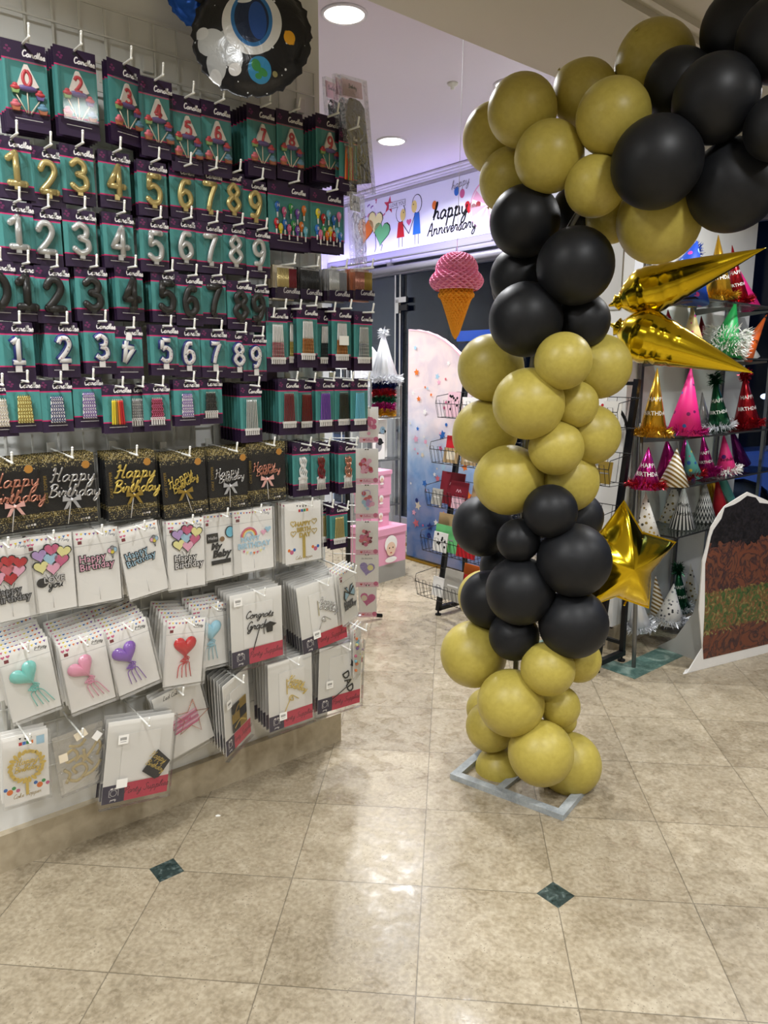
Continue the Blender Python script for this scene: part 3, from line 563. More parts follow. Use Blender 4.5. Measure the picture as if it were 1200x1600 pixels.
('ps', 'dad', -0.717, 0.489, 0.15, -3, 0, 4, 0.205, 0.262, 'clear party supplies pack with black DAD topper with a crown'),
('led', 'star', -1.374, 0.485, 0.11, 12, 0, 2, 0.17, 0.24, 'white LED cake topper pack with a pink wire star'),
('psb', 'square', -1.513, 0.441, 0.16, -9, 0, 2, 0.215, 0.268, 'clear party supplies pack with a black Happy Birthday square'),
('arab', 'gold', -1.704, 0.457, 0.13, 4, 0, 1, 0.15, 0.2, 'clear bag of gold script letters hanging beside the gold wreath card'),
('wr', 'wreath', -1.85, 0.492, 0.14, -3, 0, 2, 0.123, 0.21, 'white card with a gold wreath cake topper and balloons'),
('bow', 'bow', -0.704, 0.794, 0.17, 8, 20, 3, 0.11, 0.215, 'white card with a pale blue bow topper at the wall end'),
('bow', 'dotted', -0.638, 0.547, 0.15, 0, 35, 1, 0.1, 0.2, 'clear bag with coloured beads below the blue bow card')]
BALLOONS=[
('g', 0.148, 2.829, 2.351, 0.116, 'gold balloon at the outer left bend of the arch'),
('g', 0.211, 2.547, 2.349, 0.105, 'large gold balloon at the top left of the arch bend'),
('g', 0.41, 2.585, 2.405, 0.098, 'gold balloon on the upper rim between two larger gold ones'),
('g', 0.463, 2.387, 2.274, 0.104, 'gold balloon in front beside the black section of the arch'),
('g', 0.292, 2.47, 2.191, 0.103, 'gold balloon above the upper black balloons'),
('g', 0.189, 2.703, 2.184, 0.099, 'gold balloon tucked at the left under the arch bend'),
('g', 0.426, 2.413, 2.09, 0.087, 'gold balloon on the inner curve of the arch'),
('g', 0.611, 2.548, 2.476, 0.115, 'gold balloon highest on the arch'),
('g', 0.635, 2.468, 1.998, 0.123, 'gold balloon hanging lowest on the underside of the arch'),
('g', 0.517, 2.601, 2.035, 0.08, 'small dark gold balloon behind the inner curve'),
('k', 0.232, 2.551, 2.018, 0.11, 'black balloon topmost on the column under the gold bend'),
('k', 0.431, 2.717, 2.08, 0.092, 'black balloon half hidden behind the inner gold curve'),
('k', 0.384, 2.445, 1.863, 0.116, 'largest black balloon of the upper column'),
('k', 0.232, 2.667, 1.858, 0.099, 'black balloon at the left between two rounder black ones'),
('k', 0.234, 2.838, 1.84, 0.085, 'black balloon barely seen at the back left of the upper column'),
('k', 0.242, 2.493, 1.704, 0.116, 'black balloon in front above the gold middle section'),
('k', 0.431, 2.541, 1.703, 0.087, 'black balloon behind the two foil cones'),
('k', 0.709, 2.253, 2.271, 0.11, 'black balloon in front on the arch with a soft sheen'),
('k', 0.648, 2.404, 2.363, 0.094, 'black balloon beside the highest gold one'),
('k', 0.569, 2.276, 2.118, 0.121, 'big black balloon in front on the underside of the arch'),
('k', 0.8, 2.324, 2.064, 0.123, 'big black balloon low at the right under the arch'),
('k', 0.812, 2.396, 2.501, 0.11, 'black balloon at the top of the arch near the photo edge'),
('k', 0.851, 2.225, 2.406, 0.105, 'black balloon cut by the upper right edge'),
('k', 0.844, 2.16, 2.17, 0.082, 'small black balloon cut by the right edge'),
('g', 0.145, 2.716, 1.55, 0.115, 'gold balloon at the left just under the black section'),
('g', 0.257, 2.452, 1.434, 0.113, 'gold balloon in front at the centre of the column'),
('g', 0.354, 2.399, 1.571, 0.087, 'gold balloon touching the black one under the foil cones'),
('g', 0.504, 2.598, 1.555, 0.105, 'gold balloon at the right below the foil cones'),
('g', 0.414, 2.506, 1.431, 0.075, 'small gold balloon at the right of the central one'),
('g', 0.133, 2.749, 1.317, 0.116, 'gold balloon at the left below the centre'),
('g', 0.357, 2.486, 1.287, 0.089, 'gold balloon low in the middle of the column'),
('g', 0.486, 2.591, 1.324, 0.1, 'gold balloon at the right edge of the middle section'),
('g', 0.211, 2.57, 1.164, 0.119, 'gold balloon in front above the lower black section'),
('g', 0.421, 2.602, 1.158, 0.104, 'gold balloon wedged above the small dark grey one'),
('k', 0.133, 2.748, 0.96, 0.112, 'black balloon at the left of the lower black section'),
('k', 0.344, 2.461, 1.076, 0.088, 'dark balloon with a round dimple right of centre'),
('k', 0.246, 2.503, 0.964, 0.073, 'smallest black balloon in front of the lower section'),
('k', 0.476, 2.683, 1.014, 0.089, 'black balloon peeking out behind on the right of the lower section'),
('k', 0.432, 2.468, 0.907, 0.122, 'black balloon beside the star foil'),
('k', 0.259, 2.504, 0.782, 0.117, 'black balloon in front, lowest large round one'),
('k', 0.165, 2.688, 0.69, 0.107, 'black balloon at the left above the lower gold ones'),
('k', 0.443, 2.478, 0.677, 0.116, 'black balloon at the right above the lower gold ones'),
('k', 0.248, 2.553, 0.598, 0.088, 'small black balloon touching the lower gold ones'),
('k', 0.219, 2.829, 0.782, 0.086, 'black balloon at the back of the lower section'),
('g', 0.11, 2.686, 0.469, 0.123, 'gold balloon sticking out left in the lower section'),
('g', 0.362, 2.471, 0.509, 0.092, 'gold balloon with a dark dimple below the black section'),
('g', 0.486, 2.59, 0.501, 0.082, 'gold balloon half hidden under the lower right black one'),
('g', 0.24, 2.496, 0.364, 0.116, 'large gold balloon in front near the base'),
('g', 0.422, 2.552, 0.333, 0.073, 'small gold balloon at the right near the base'),
('g', 0.453, 2.636, 0.234, 0.049, 'tiny gold balloon behind the small one near the base'),
('g', 0.183, 2.658, 0.186, 0.094, 'gold balloon at the left near the base'),
('g', 0.179, 2.821, 0.178, 0.084, 'gold balloon slightly seen at the back left near the base'),
('g', 0.35, 2.462, 0.192, 0.113, 'gold balloon lowest in front over the frame'),
('g', 0.224, 2.669, -0.003, 0.093, 'gold balloon resting on the left of the grey frame'),
('g', 0.476, 2.583, 0.087, 0.113, 'gold balloon resting at the right of the grey frame'),
('g', 0.163, 3.025, 0.595, 0.109, 'olive gold balloon behind the lower left black ones')]
HATS=[
(1.138, 3.938, 1.904, 0.285, 0.141, 0.293, 'blue', 'large blue party hat with silver curls on the top shelf'),
(1.375, 4.275, 1.904, 0.305, 0.083, -0.301, 'yellowhappy', 'yellow HAPPY party hat with a blue tinsel tip on the top shelf'),
(1.398, 4.138, 1.904, 0.331, 0.084, -0.103, 'goldtinsel', 'gold metallic party hat with gold tinsel on the top shelf'),
(1.599, 4.399, 1.904, 0.326, 0.064, -0.247, 'redtinsel', 'red metallic party hat with red tinsel on the top shelf'),
(1.783, 4.703, 1.904, 0.328, 0.053, -0.512, 'hotpink', 'plain hot pink party hat at the end of the top shelf'),
(0.941, 3.741, 1.618, 0.242, 0.075, 0.064, 'silvertinsel', 'silver party hat with silver tinsel behind the foil cones'),
(1.158, 4.088, 1.618, 0.241, 0.074, -0.141, 'red', 'red party hat with blue lettering on the second shelf'),
(1.256, 4.036, 1.618, 0.254, 0.073, -0.089, 'cream', 'cream speckled party hat on the second shelf'),
(1.43, 4.39, 1.618, 0.231, 0.058, -0.171, 'darkred', 'small dark red party hat at the back of the second shelf'),
(1.482, 4.242, 1.618, 0.298, 0.105, 0.185, 'greenfrost', 'green party hat in a wide frosty tinsel ruff'),
(1.703, 4.543, 1.618, 0.281, 0.052, 0.528, 'orange', 'orange party hat leaning right on the second shelf'),
(1.825, 4.725, 1.618, 0.152, 0.043, -0.419, 'white', 'small white party hat at the end of the second shelf'),
(1.027, 3.827, 1.215, 0.343, 0.078, 0.004, 'goldtinsel', 'tall gold metallic party hat with gold tinsel on the middle shelf'),
(1.222, 3.952, 1.215, 0.348, 0.097, 0.028, 'hotpinktinsel', 'tall hot pink party hat with pink tinsel on the middle shelf'),
(1.481, 4.431, 1.215, 0.21, 0.049, -0.175, 'silvertinsel', 'silver party hat hidden between the pink and green ones'),
(1.521, 4.301, 1.215, 0.31, 0.072, -0.206, 'greenpom', 'dark green metallic party hat with a green tinsel pompom'),
(1.773, 4.573, 1.215, 0.328, 0.084, -0.159, 'redpom', 'red metallic BIRTHDAY party hat with a red tinsel tip'),
(0.99, 3.75, 0.961, 0.209, 0.084, 0.014, 'magentared', 'magenta metallic party hat with dark red tinsel, leftmost on its shelf'),
(1.232, 4.182, 0.961, 0.219, 0.079, -0.174, 'magenta', 'magenta party hat behind the gold striped one'),
(1.16, 3.86, 0.961, 0.192, 0.073, 0.022, 'goldstripe', 'white party hat with gold diagonal stripes'),
(1.362, 4.332, 0.961, 0.217, 0.059, -0.091, 'magenta', 'magenta party hat behind the teal dotted one'),
(1.347, 4.147, 0.961, 0.218, 0.057, -0.285, 'tealdots', 'teal party hat with coloured dots and red tinsel'),
(1.461, 4.261, 0.961, 0.246, 0.058, -0.23, 'magentatinsel', 'magenta party hat with magenta tinsel right of the teal one'),
(1.602, 4.362, 0.961, 0.232, 0.067, -0.189, 'pinkbirthday', 'pink Birthday party hat with white tinsel'),
(1.843, 4.763, 0.961, 0.29, 0.049, -0.449, 'purple', 'purple metallic party hat at the end of its shelf'),
(1.027, 3.827, 0.698, 0.236, 0.07, -0.072, 'golddots', 'white party hat with gold dots above the star foil'),
(1.268, 4.218, 0.698, 0.251, 0.062, 0.051, 'golddots', 'second white and gold dotted party hat further back'),
(1.283, 4.063, 0.698, 0.241, 0.067, -0.041, 'blackstripe', 'white Happy Birthday party hat with black stripes'),
(1.47, 4.27, 0.698, 0.239, 0.063, -0.077, 'chevron', 'white party hat with black zigzags'),
(1.672, 4.632, 0.698, 0.363, 0.072, -0.409, 'goldtinsel0', 'plain gold party hat behind the zigzag one'),
(1.628, 4.468, 0.698, 0.243, 0.05, -0.216, 'red', 'plain red party hat right of the zigzag one'),
(1.777, 4.747, 0.698, 0.325, 0.053, -0.361, 'teal', 'teal party hat peeking behind the red one'),
(1.267, 4.107, 0.133, 0.23, 0.091, 0.061, 'stars', 'white party hat with silver stars and silver tinsel, on the plinth'),
(1.229, 4.159, 0.133, 0.268, 0.055, -0.185, 'goldstripe0', 'striped party hat behind the silver starred one'),
(1.492, 4.432, 0.133, 0.268, 0.063, -0.105, 'golddots0', 'dotted party hat on the plinth beside the starred one'),
(1.077, 3.977, 0.133, 0.262, 0.071, -0.2, 'silvertinsel', 'silver tinsel party hat on the plinth below the star foil'),
(1.404, 4.334, 0.133, 0.285, 0.061, -0.179, 'greenpom', 'green tinsel party hat at the back of the plinth')]
# ---------------------------------------------------------------- wire grid on the left wall
t = thing('wire_grid_panel', 'white wire grid panel on the left wall, hung with candles and cake toppers', 'display grid', W(0, -.012, 0), (0, 0, A45))
b = MB(); x0, x1, z0, z1 = -3.6, -.692, .30, 2.565
k = 0; x = x1
while x > x0: b.box((x, 0, (z0+z1)/2), (.005, .005, z1-z0), 'grid_wire'); x -= .0735
z = z1
while z > z0: b.box(((x0+x1)/2, -.005, z), (x1-x0, .005, .005), 'grid_wire'); z -= .0755
b.build('wires', t)
b = MB()
for x in (-.692, -1.85, -1.87, -3.05, -3.07): MB().box((x, -.002, (z0+z1)/2), (.009, .009, z1-z0), 'grid_wire').build('edge_bar', t)
for x in (-.75, -1.3, -1.75, -2.3):
    for z in (2.45, 1.42, .9): MB().box((x, .006, z), (.03, .014, .045), 'grid_wire').build('wall_bracket', t)

# ---------------------------------------------------------------- candle packs and cake toppers
_MC = {}
def cache(key, fn):
    if key not in _MC: _MC[key] = fn()
    return _MC[key]
def card_mesh(w, h, plain=False, hd=.205, ft=.215):
    def mk():
        b = MB(); y = 0; P, Tl = 'purple', 'teal'
        zf = -h+h*ft; zh = -h*hd
        for a, c, m in ((-h, zf, P), (zf, zf+.0035, 'magenta'), (zf+.0035, zh-.0035, Tl), (zh-.0035, zh, 'magenta'), (zh, 0, P)):
            b.box((0, 0, (a+c)/2+.012), (w, .0012, c-a), m)
        if not plain:
            b.flat(disc(0, 0, .006, .0035, 8), -.001, 'slot_dark')
            s = min(w*.082, .0072); b.script('Candles', s, 'print_white', y=-.0009, w=.42, x=w*.22, z=zh+.012+h*.05, shear=.15, n=2)
            for i in range(4): b.flat(disc(-w*.36+.005*math.cos(i*1.7), zh+.02+h*.06+.006*math.sin(i*1.7), .004, .003, 6), -.0009, 'crest')
            x = -w*.3
            while x < w*.3: b.flat(rect(x, x+.0022, zf-h*.09+.012, zf-h*.09+.0136), -.0009, 'print_white'); x += .003
            for i in range(5): b.ribbon([(random.uniform(-.4, .4)*w, zf+.02+random.random()*h*.4) for _ in range(3)], .0006, -.0008, 'teal_dark', n=4)
        return b.mesh('candle_card')
    return cache(('card', w, h, plain), mk)
def blister(parent, x0, x1, z0, z1, d=.016):
    b = MB(); e = .003
    vs = [(x0, -.001, z0), (x1, -.001, z0), (x1, -.001, z1), (x0, -.001, z1), (x0+e, -d, z0+e), (x1-e, -d, z0+e), (x1-e, -d, z1-e), (x0+e, -d, z1-e)]
    b.add(vs, [(4, 5, 6, 7), (0, 1, 5, 4), (1, 2, 6, 5), (2, 3, 7, 6), (3, 0, 4, 7)], 'blister')
    key = (round(x0, 3), round(x1, 3), round(z0, 3), round(z1, 3), d)
    put('blister', cache(('bl', key), lambda: b.mesh('blister')), parent)
def digit_mesh(n, size, m, r, puff=1):
    def mk():
        b = MB()
        for st in NUM[n]:
            P = [((a-.3)*size, 0, c*size) for a, c in st]
            b.tube(P, lambda t: r, m, 8, n=5, flat=.75*puff)
            for q in (P[0], P[-1]): b.ball(q, (r, r*.75*puff, r), m, 8, 6)
        b.box((0, 0, -.006), (.013, .006, .014), m)
        return b.mesh('number_candle')
    return cache(('dg', n, size, m, r), mk)
def dots_mesh(n, size):
    def mk():
        b = MB(); r = .0088
        for st in NUM[n]:
            P = [((a-.3)*size, 0, c*size) for a, c in st]
            b.tube([(p[0]-.001, .001, p[2]) for p in P], lambda t: r*1.22, 'navy', 8, n=5, flat=.5)
            b.tube([(p[0], -.0025, p[2]) for p in P], lambda t: r*.74, 'white_candle', 8, n=5, flat=.6)
            Q = cr(P, 3)
            for i, q in enumerate(Q[::2]): b.ball((q[0]+.0030*math.sin(i*2.4), -.0066, q[2]+.002*math.cos(i*3)), .0015, ('navy', 'rose', 'ribbon_gold')[i % 3], 6, 4)
        b.box((0, 0, -.012), (.016, .004, .022), 'white_candle')
        return b.mesh('number_candle')
    return cache(('dt', n, size), mk)
def thin_candles(p, n, x0, x1, z0, z1, m, m2=None, r=.0021, holder=True, wavy=0, tip=None, zsplit=.5, twist=False):
    """a row of candles, each a part of its own, over a white holder"""
    top, bot = (z1-z0), 0
    for i in range(n):
        t = (i+.5)/n; xa = x0+(x1-x0)*t; xb = xa+(t-.5)*(x1-x0)*-.12
        mm = m[i % len(m)] if isinstance(m, (list, tuple)) else m
        def mk(mm=mm, i=i):
            b = MB(); L = z1-z0
            dx = -(t-.5)*(x1-x0)*.2
            pts = [(dx*k/8+(wavy*math.sin(k*1.55+i) if wavy else 0), -.004*((k % 2) if wavy else 0), -L+L*k/8) for k in range(9)]
            if m2:
                c = int(8*zsplit); b.tube(pts[:c+1], r, mm, 6, n=2); b.tube(pts[c:], r, m2, 6, n=2)
            else: b.tube(pts, r, mm, 6, n=2)
            if twist:
                N = 18; q = [(dx*k/N+r*1.02*math.cos(k*1.35), -r*1.02*abs(math.sin(k*1.35))-.0002, -L+L*k/N) for k in range(N+1)]
                b.tube(q, r*.42, twist, 4, n=2)
            b.tube([(pts[-1][0], 0, 0), (pts[-1][0], 0, .004)], r*.35, tip or 'stick', 4, raw=True)
            return b.mesh('thin_candle')
        put('thin_candle', cache(('tc', n, i, round(z1-z0, 3), round(x1-x0, 3), mm, m2, r, wavy, twist, zsplit, tip), mk), p, (xa, -.006, z1))
    if holder:
        def mh():
            b = MB(); wd = (x1-x0)*1.12
            b.box((0, 0, .004), (wd, .006, .008), 'white_candle')
            for i in range(n): b.box((-wd/2+wd*(i+.5)/n, 0, -.006), (wd/n*.55, .004, .016), 'white_candle')
            return b.mesh('candle_holder')
        put('candle_holder', cache(('ch', n, round(x1-x0, 3)), mh), p, ((x0+x1)/2, -.006, z0))
def cupcake(b, x, z, cake, ice, s=1):
    b.prism([(x-.009*s, z-.010*s), (x+.009*s, z-.010*s), (x+.013*s, z+.003*s), (x-.013*s, z+.003*s)], -.012, -.004, cake)
    b.ball((x, -.009, z+.006*s), (.016*s, .007, .008*s), ice, 10, 6); b.ball((x, -.009, z+.014*s), (.009*s, .006, .007*s), ice, 8, 6)
WORDS = dict(zip(('zero', 'one', 'two', 'three', 'four', 'five', 'six', 'seven', 'eight', 'nine'), '0123456789'))
def hanging(s, n, z, lean, yaw, w, h, name, label, cat, grp=None):
    return thing(name, label, cat, W(s, n, z), (0, math.radians(-lean), A45+math.radians(yaw)), grp)
def hook(s, n, z, lab):
    L = n+.02
    b = MB(); key = round(L, 3)
    def mk():
        q = MB(); q.tube([(0, 0, .012), (0, -L*.98, .004), (0, -L-.004, .006), (0, -L-.012, .030)], .0031, 'hook_white', 8, n=4); q.ball((0, -L-.012, .031), .0038, 'hook_white', 8, 6)
        q.box((0, 0, .016), (.022, .006, .03), 'hook_metal'); return q.mesh('display_hook')
    o = put('display_hook', cache(('hk', key), mk), None, W(s, 0.0, z+.003), (0, 0, A45))
    words = ('hook holding the '+lab).split(' ')[:16]
    return tag(o, ' '.join(words), 'hook', 'hooks on the wire grid')
def bunting(b, w, z, y, dark=False):
    cs = ('rose', 'yellow', 'blue', 'orange', 'violet', 'red'); n = int(w/.011)
    for i in range(n):
        x = -w/2+w*(i+.5)/n; dz = -.004*math.cos((i/n-.5)*PI)
        b.flat([(x-.004, z+dz), (x+.004, z+dz), (x, z+dz-.007)], y, 'print_black' if dark else cs[i % 6])
def balloons_print(b, x, z, s, y):
    for dx, dz, c in ((-.5, .1, 'pale_pink'), (.5, .2, 'pale_blue'), (0, .5, 'print_grey'), (0, -.1, 'yellow')):
        b.prism(disc(x+dx*s, z+dz*s, s*.44, s*.52, 12), y, y-.0012, 'print_black'); b.flat(disc(x+dx*s, z+dz*s, s*.36, s*.44, 12), y-.0014, c)
    for dx in (-.3, 0, .3): b.ribbon([(x+dx*s, z-.4*s), (x, z-1.5*s)], .0012, y-.001, 'print_black')
def sleeve_(p, w, h, m='sleeve', d=.012):
    def mk():
        b = MB(); b.add([(-w/2, -d, -h+.012), (w/2, -d, -h+.012), (w/2, -d, .012), (-w/2, -d, .012), (-w/2, .003, -h+.012), (w/2, .003, -h+.012), (w/2, .003, .012), (-w/2, .003, .012)],
              [(0, 1, 2, 3), (0, 4, 5, 1), (1, 5, 6, 2), (3, 7, 4, 0)], m); return b.mesh('sleeve')
    put('sleeve', cache(('sl', w, h, m, d), mk), p)
CHROMA = {'gold': ('gold_foil_script', 'ribbon_gold'), 'silver': ('silver_foil_script', 'ribbon_silver'), 'rose': ('rose_foil_script', 'ribbon_pink')}
gl = NT('glitter_band', rough=.35, metal=.4)
Pg = gl.co('Object'); v_ = gl.n('TexVoronoi'); v_.inputs['Scale'].default_value = 520; gl.l(Pg, v_.inputs['Vector'])
gl.color(gl.ramp(gl.xyz(v_.outputs['Color'])[0], [(.0, '2e2818'), (.45, '7c6e44'), (.7, 'b5a468'), (.93, 'f4ecc8')], 'CONSTANT'))
gl = NT('glitter_fade', rough=.45)
Pg = gl.co('Object'); v_ = gl.n('TexVoronoi'); v_.inputs['Scale'].default_value = 420; gl.l(Pg, v_.inputs['Vector'])
gl.color(gl.ramp(gl.xyz(v_.outputs['Color'])[0], [(.0, '1b1b1d'), (.84, '7c6e44'), (.94, 'd8ca94')], 'CONSTANT'))
for nm, c1, c2 in (('glit_rose', 'a8545c', 'f0d0cc'), ('glit_gold', 'a8903a', 'f8eca0'), ('glit_copper', 'a86028', 'f0b878'), ('glit_black', '26282a', '6c7074'), ('glit_silver', '86888a', 'f0f0f0')):
    q = NT(nm, rough=.35, metal=.3); vv = q.n('TexVoronoi'); vv.inputs['Scale'].default_value = 600; q.l(q.co(), vv.inputs['Vector']); q.color(q.ramp(q.xyz(vv.outputs['Color'])[0], [(0, c1), (.75, c2)], 'CONSTANT'))
def topper_back(w, h):   # plain copy hanging behind, for every kind of card
    return None

def build_pack(kind, var, s, z, n, lean, yaw, nb, w, h, lab, idx):
    cat = 'candle pack' if kind in ('cup', 'dig', 'let', 'small', 'long', 'glit', 'box') else 'cake topper'
    name = 'candle_pack' if cat == 'candle pack' else 'cake_topper_pack'
    grp = {'cup': 'cupcake number candle packs', 'dig': 'number candle packs', 'let': 'letter candle packs', 'small': 'small candle packs', 'long': 'long candle packs', 'glit': 'glitter candle packs', 'box': 'boxed candles', 'blk': 'black cake topper cards', 'wh': 'white cake topper cards', 'whw': 'white cake topper cards', 'heart': 'heart pick cards', 'ps': 'party supplies packs'}.get(kind)
    t = hanging(s, n, z, lean, yaw, w, h, name, lab, cat, grp)
    zb = -h+.012
    if kind in ('cup', 'dig', 'let', 'small', 'long', 'glit'):
        put('card', card_mesh(w, h), t)
        zf = zb+h*.215; zh = .012-h*.205
    if kind == 'dig':
        S_ = {'gold': .078, 'silver': .078, 'black': .082, 'dots': .066}[var]; num = WORDS[lab.split('number ')[1].split(' ')[0]]
        zc = zf+.002 if var != 'dots' else zf+.010
        if var == 'dots':
            o = put('number_candle', dots_mesh(num, S_), t, (0, -.010, zc)); 
            if 'upside' in lab: o.rotation_euler = (0, PI+.15, 0); o.location = (0, -.010, zc+S_*1.02)
        else:
            m_ = {'gold': 'gold_candle', 'silver': 'silver_candle', 'black': 'black_candle'}[var]
            put('number_candle', digit_mesh(num, S_, m_, .0084 if var != 'black' else .0104), t, (0, -.010, zc))
        blister(t, -w*.36, w*.36, zf-.012, zh-.006, .02)
    elif kind == 'cup':
        b = MB()
        zt = zh-.012
        b.prism([(-.026, zt-.055), (-.008, zt-.058), (.010, zt-.056), (.028, zt-.048), (.004, zt), (-.004, zt)], -.012, -.004, 'icing_white')
        b.ball((0, -.008, zt-.055), (.026, .008, .008), 'icing_violet', 12, 6)
        for st in NUM[var]: b.tube([((a-.3)*.038, -.013, zt-.052+c*.038) for a, c in st], .0042, 'icing_red', 6, n=3, flat=.5)
        np_ = b.build('number_pick', t)
        for nm, x_, z_, ck, ic in (('cupcake_pick', -.028, zt-.062, 'icing_green', 'icing_red'), ('cupcake_pick', .030, zt-.070, 'icing_violet', 'icing_red')):
            b = MB(); cupcake(b, x_, z_, ck, ic, .78); b.build(nm, t)
        for nm, x_, ck, ic in (('cupcake_candle', -.030, 'icing_brown', 'icing_pink'), ('cupcake_candle', .034, 'icing_brown', 'icing_blue')):
            b = MB(); cupcake(b, x_, zf+.006, ck, ic, .85); b.build(nm, t)
        for xa, za, xb in ((0, zt-.06, 0), (-.026, zt-.072, -.004), (.028, zt-.08, .005)):
            MB().tube([(xa, -.006, za), (xb, -.006, zf-.004)], .0016, 'stick', 6, raw=True).build('pick_stick', np_)
        blister(t, -w*.44, w*.44, zf-.014, zh-.003, .02)
    elif kind == 'let':
        cs = ('blue', 'violet', 'red', 'rose', 'orange', 'yellow', 'green', 'sky'); rows = ('HAPPY', 'BIRTHDAY')
        if var == 'letters2': cs = ('yellow', 'green', 'blue', 'red', 'orange', 'pink', 'sky')
        for ri, rw in enumerate(rows):
            for i, ch in enumerate(rw):
                N_ = len(rw); x_ = (i-(N_-1)/2)*w*.78/N_; z_ = zh-.035-ri*.052-(i % 2)*.014; c = cs[(i*3+ri*2) % len(cs)]
                b = MB(); b.ball((0, 0, 0), (.0095, .006, .013), c, 10, 8); b.lathe([(.004, -.02), (.004, -.012)], 8, c)
                b.tube([(0, 0, -.018), (0, 0, -.036)], .0028, 'white_candle', 6, raw=True); b.text(ch, .014, 'print_white', y=-.0068, z=-.005, off=.02)
                b.build('letter_candle', t, (x_, -.008, z_))
        blister(t, -w*.45, w*.45, zf-.012, zh-.004, .02)
    elif kind == 'small':
        P_ = {'cream': (['stick'], 'white_candle'), 'yellow': (['pale_yellow'], 'ribbon_gold'), 'blue': (['print_white'], 'navy'), 'lilac': (['print_white'], 'violet'), 'grey': (['silver_candle'], 'print_grey'),
              'rainbow': (['yellow', 'yellow', 'ribbon_gold', 'orange', 'red', 'red'], None), 'maroon': (['dark_red'], 'rose'), 'black': (['black_candle'], 'black_candle'), 'rainbowlong': (['orange', 'red', 'green', 'orange', 'yellow', 'red'], None)}[var]
        hold = var in ('grey', 'maroon', 'black'); hh = h*.30 if var != 'rainbowlong' else 0
        tipc = {'blue': 'navy', 'lilac': 'violet', 'yellow': 'ribbon_gold'}.get(var)
        zc0 = zf-.004 if not hold else zf+.004
        thin_candles(t, 6, -w*.24, w*.24, zc0, zh-.016, P_[0], r=.0031, holder=hold, twist=P_[1] if P_[1] else False, tip=tipc)
        blister(t, -w*.3, w*.3, zf-.016, zh-.008, .014)
    elif kind == 'long':
        if var in ('whitewavy', 'maroonwavy', 'rosetwist'):
            m_ = {'whitewavy': 'white_candle', 'maroonwavy': 'dark_red', 'rosetwist': 'rose_foil_script'}[var]
            thin_candles(t, 5, -w*.2, w*.2, zf+.02, zh-.014, [m_], r=.0026, wavy=.0032)
            b = MB()
            for i in range(6): b.tube([((i-2.5)*.0055, -.006, zf+.03), ((i-2.5)*.0068, -.006, zf-.018)], .002, 'white_candle', 5, raw=True)
            b.build('candle_sticks', t)
        else:
            m_ = {'silverthin': 'silver_candle', 'redthin': 'dark_red', 'purple': 'violet', 'darkgrey': 'black_candle', 'sky': 'sky', 'goldthin': 'gold_candle'}[var]
            thin_candles(t, 7, -w*.3, w*.3, zf-.002, zh-.012, [m_], r=.0022)
        blister(t, -w*.38, w*.38, zf-.02, zh-.006, .014)
    elif kind == 'glit':
        m_ = {'roseglit': 'glit_rose', 'goldglit': 'glit_gold', 'copperglit': 'glit_copper', 'copperglit2': 'glit_copper', 'blackglit': 'glit_black', 'silverglit': 'glit_silver'}[var]
        thin_candles(t, 7, -w*.3, w*.3, zf-.004, zh-.012, [m_], m2='white_candle' if var != 'silverglit' else 'silver_candle', r=.0024)
        if var == 'copperglit2': MB().flat(rect(-.02, .022, -.01, .022), -.0155, 'paper_white').build('price_sticker', t, (0, 0, zf+.045))
        blister(t, -w*.38, w*.38, zf-.02, zh-.006, .015)
    elif kind == 'box':
        cs = {'goldred': ['gold_candle']*9+['dark_red']*6, 'blackbox': ['black_candle']*14, 'silverbox': ['silver_candle']*8+['print_grey']*6, 'rosebox': ['rose_foil_script']*7+['ribbon_gold']*6}[var]
        for i, c in enumerate(cs):
            def mk(c=c):
                return MB().tube([(0, 0, -h+.03), (0, 0, -.004)], .0024, c, 6, raw=True).tube([(0, 0, -.004), (0, 0, .001)], .0008, 'print_white', 4, raw=True).mesh('thin_candle')
            put('thin_candle', cache(('bx', c, h), mk), t, (-w*.46+w*.92*(i+.5)/len(cs), -.008, 0))
        MB().box((0, -.0135, -h+.030), (w, .001, h*.3), 'purple').script('Candles', .0085, 'print_white', y=-.0145, w=.26, x=w*.16, z=-h+.03, shear=.15, n=2).build('label_band', t)
        MB().box((0, 0, 0.008-h/2), (w, .001, h), 'sleeve').box((0, -.016, .008-h/2), (w, .001, h), 'blister').box((0, 0, .014), (w, .001, .012), 'sleeve').build('clear_box', t)
    elif kind == 'blk':
        b = MB(); b.box((0, 0, -h/2+.012), (w, .0015, h), 'black_card')
        b.flat(rect(-w/2, w/2, -.010, .012), -.0009, 'glitter_band'); b.flat(rect(-w/2, w/2, -.026, -.010), -.0009, 'glitter_fade')
        b.flat(rect(-w/2, w/2, zb+.030, zb+.046), -.0009, 'glitter_band'); b.flat(rect(-w/2, w/2, zb+.006, zb+.030), -.0009, 'glitter_fade')
        b.text('CAKE TOPPER', .0125, 'print_black', y=-.0012, z=zb+.034, shear=.3, off=.01); b.text('CAKE TOPPER', .0125, 'ribbon_gold', y=-.0012, x=-w*.38, z=-.085, rot=-PI/2, shear=.2)
        b.text('CE', .007, 'print_white', y=-.0013, x=w*.22, z=zb+.012); b.flat(disc(w*.33, zb+.015, .0035), -.0013, 'print_white'); b.flat(disc(w*.28, zb+.015, .0025), -.0013, 'print_white')
        b.flat(disc(w*.34, -.022, .0115), -.0014, 'sticker_orange')
        b.build('card', t)
        key = 'gold' if 'gold' in var else 'silver' if 'silver' in var else 'rose'; m1, m2 = CHROMA[key]
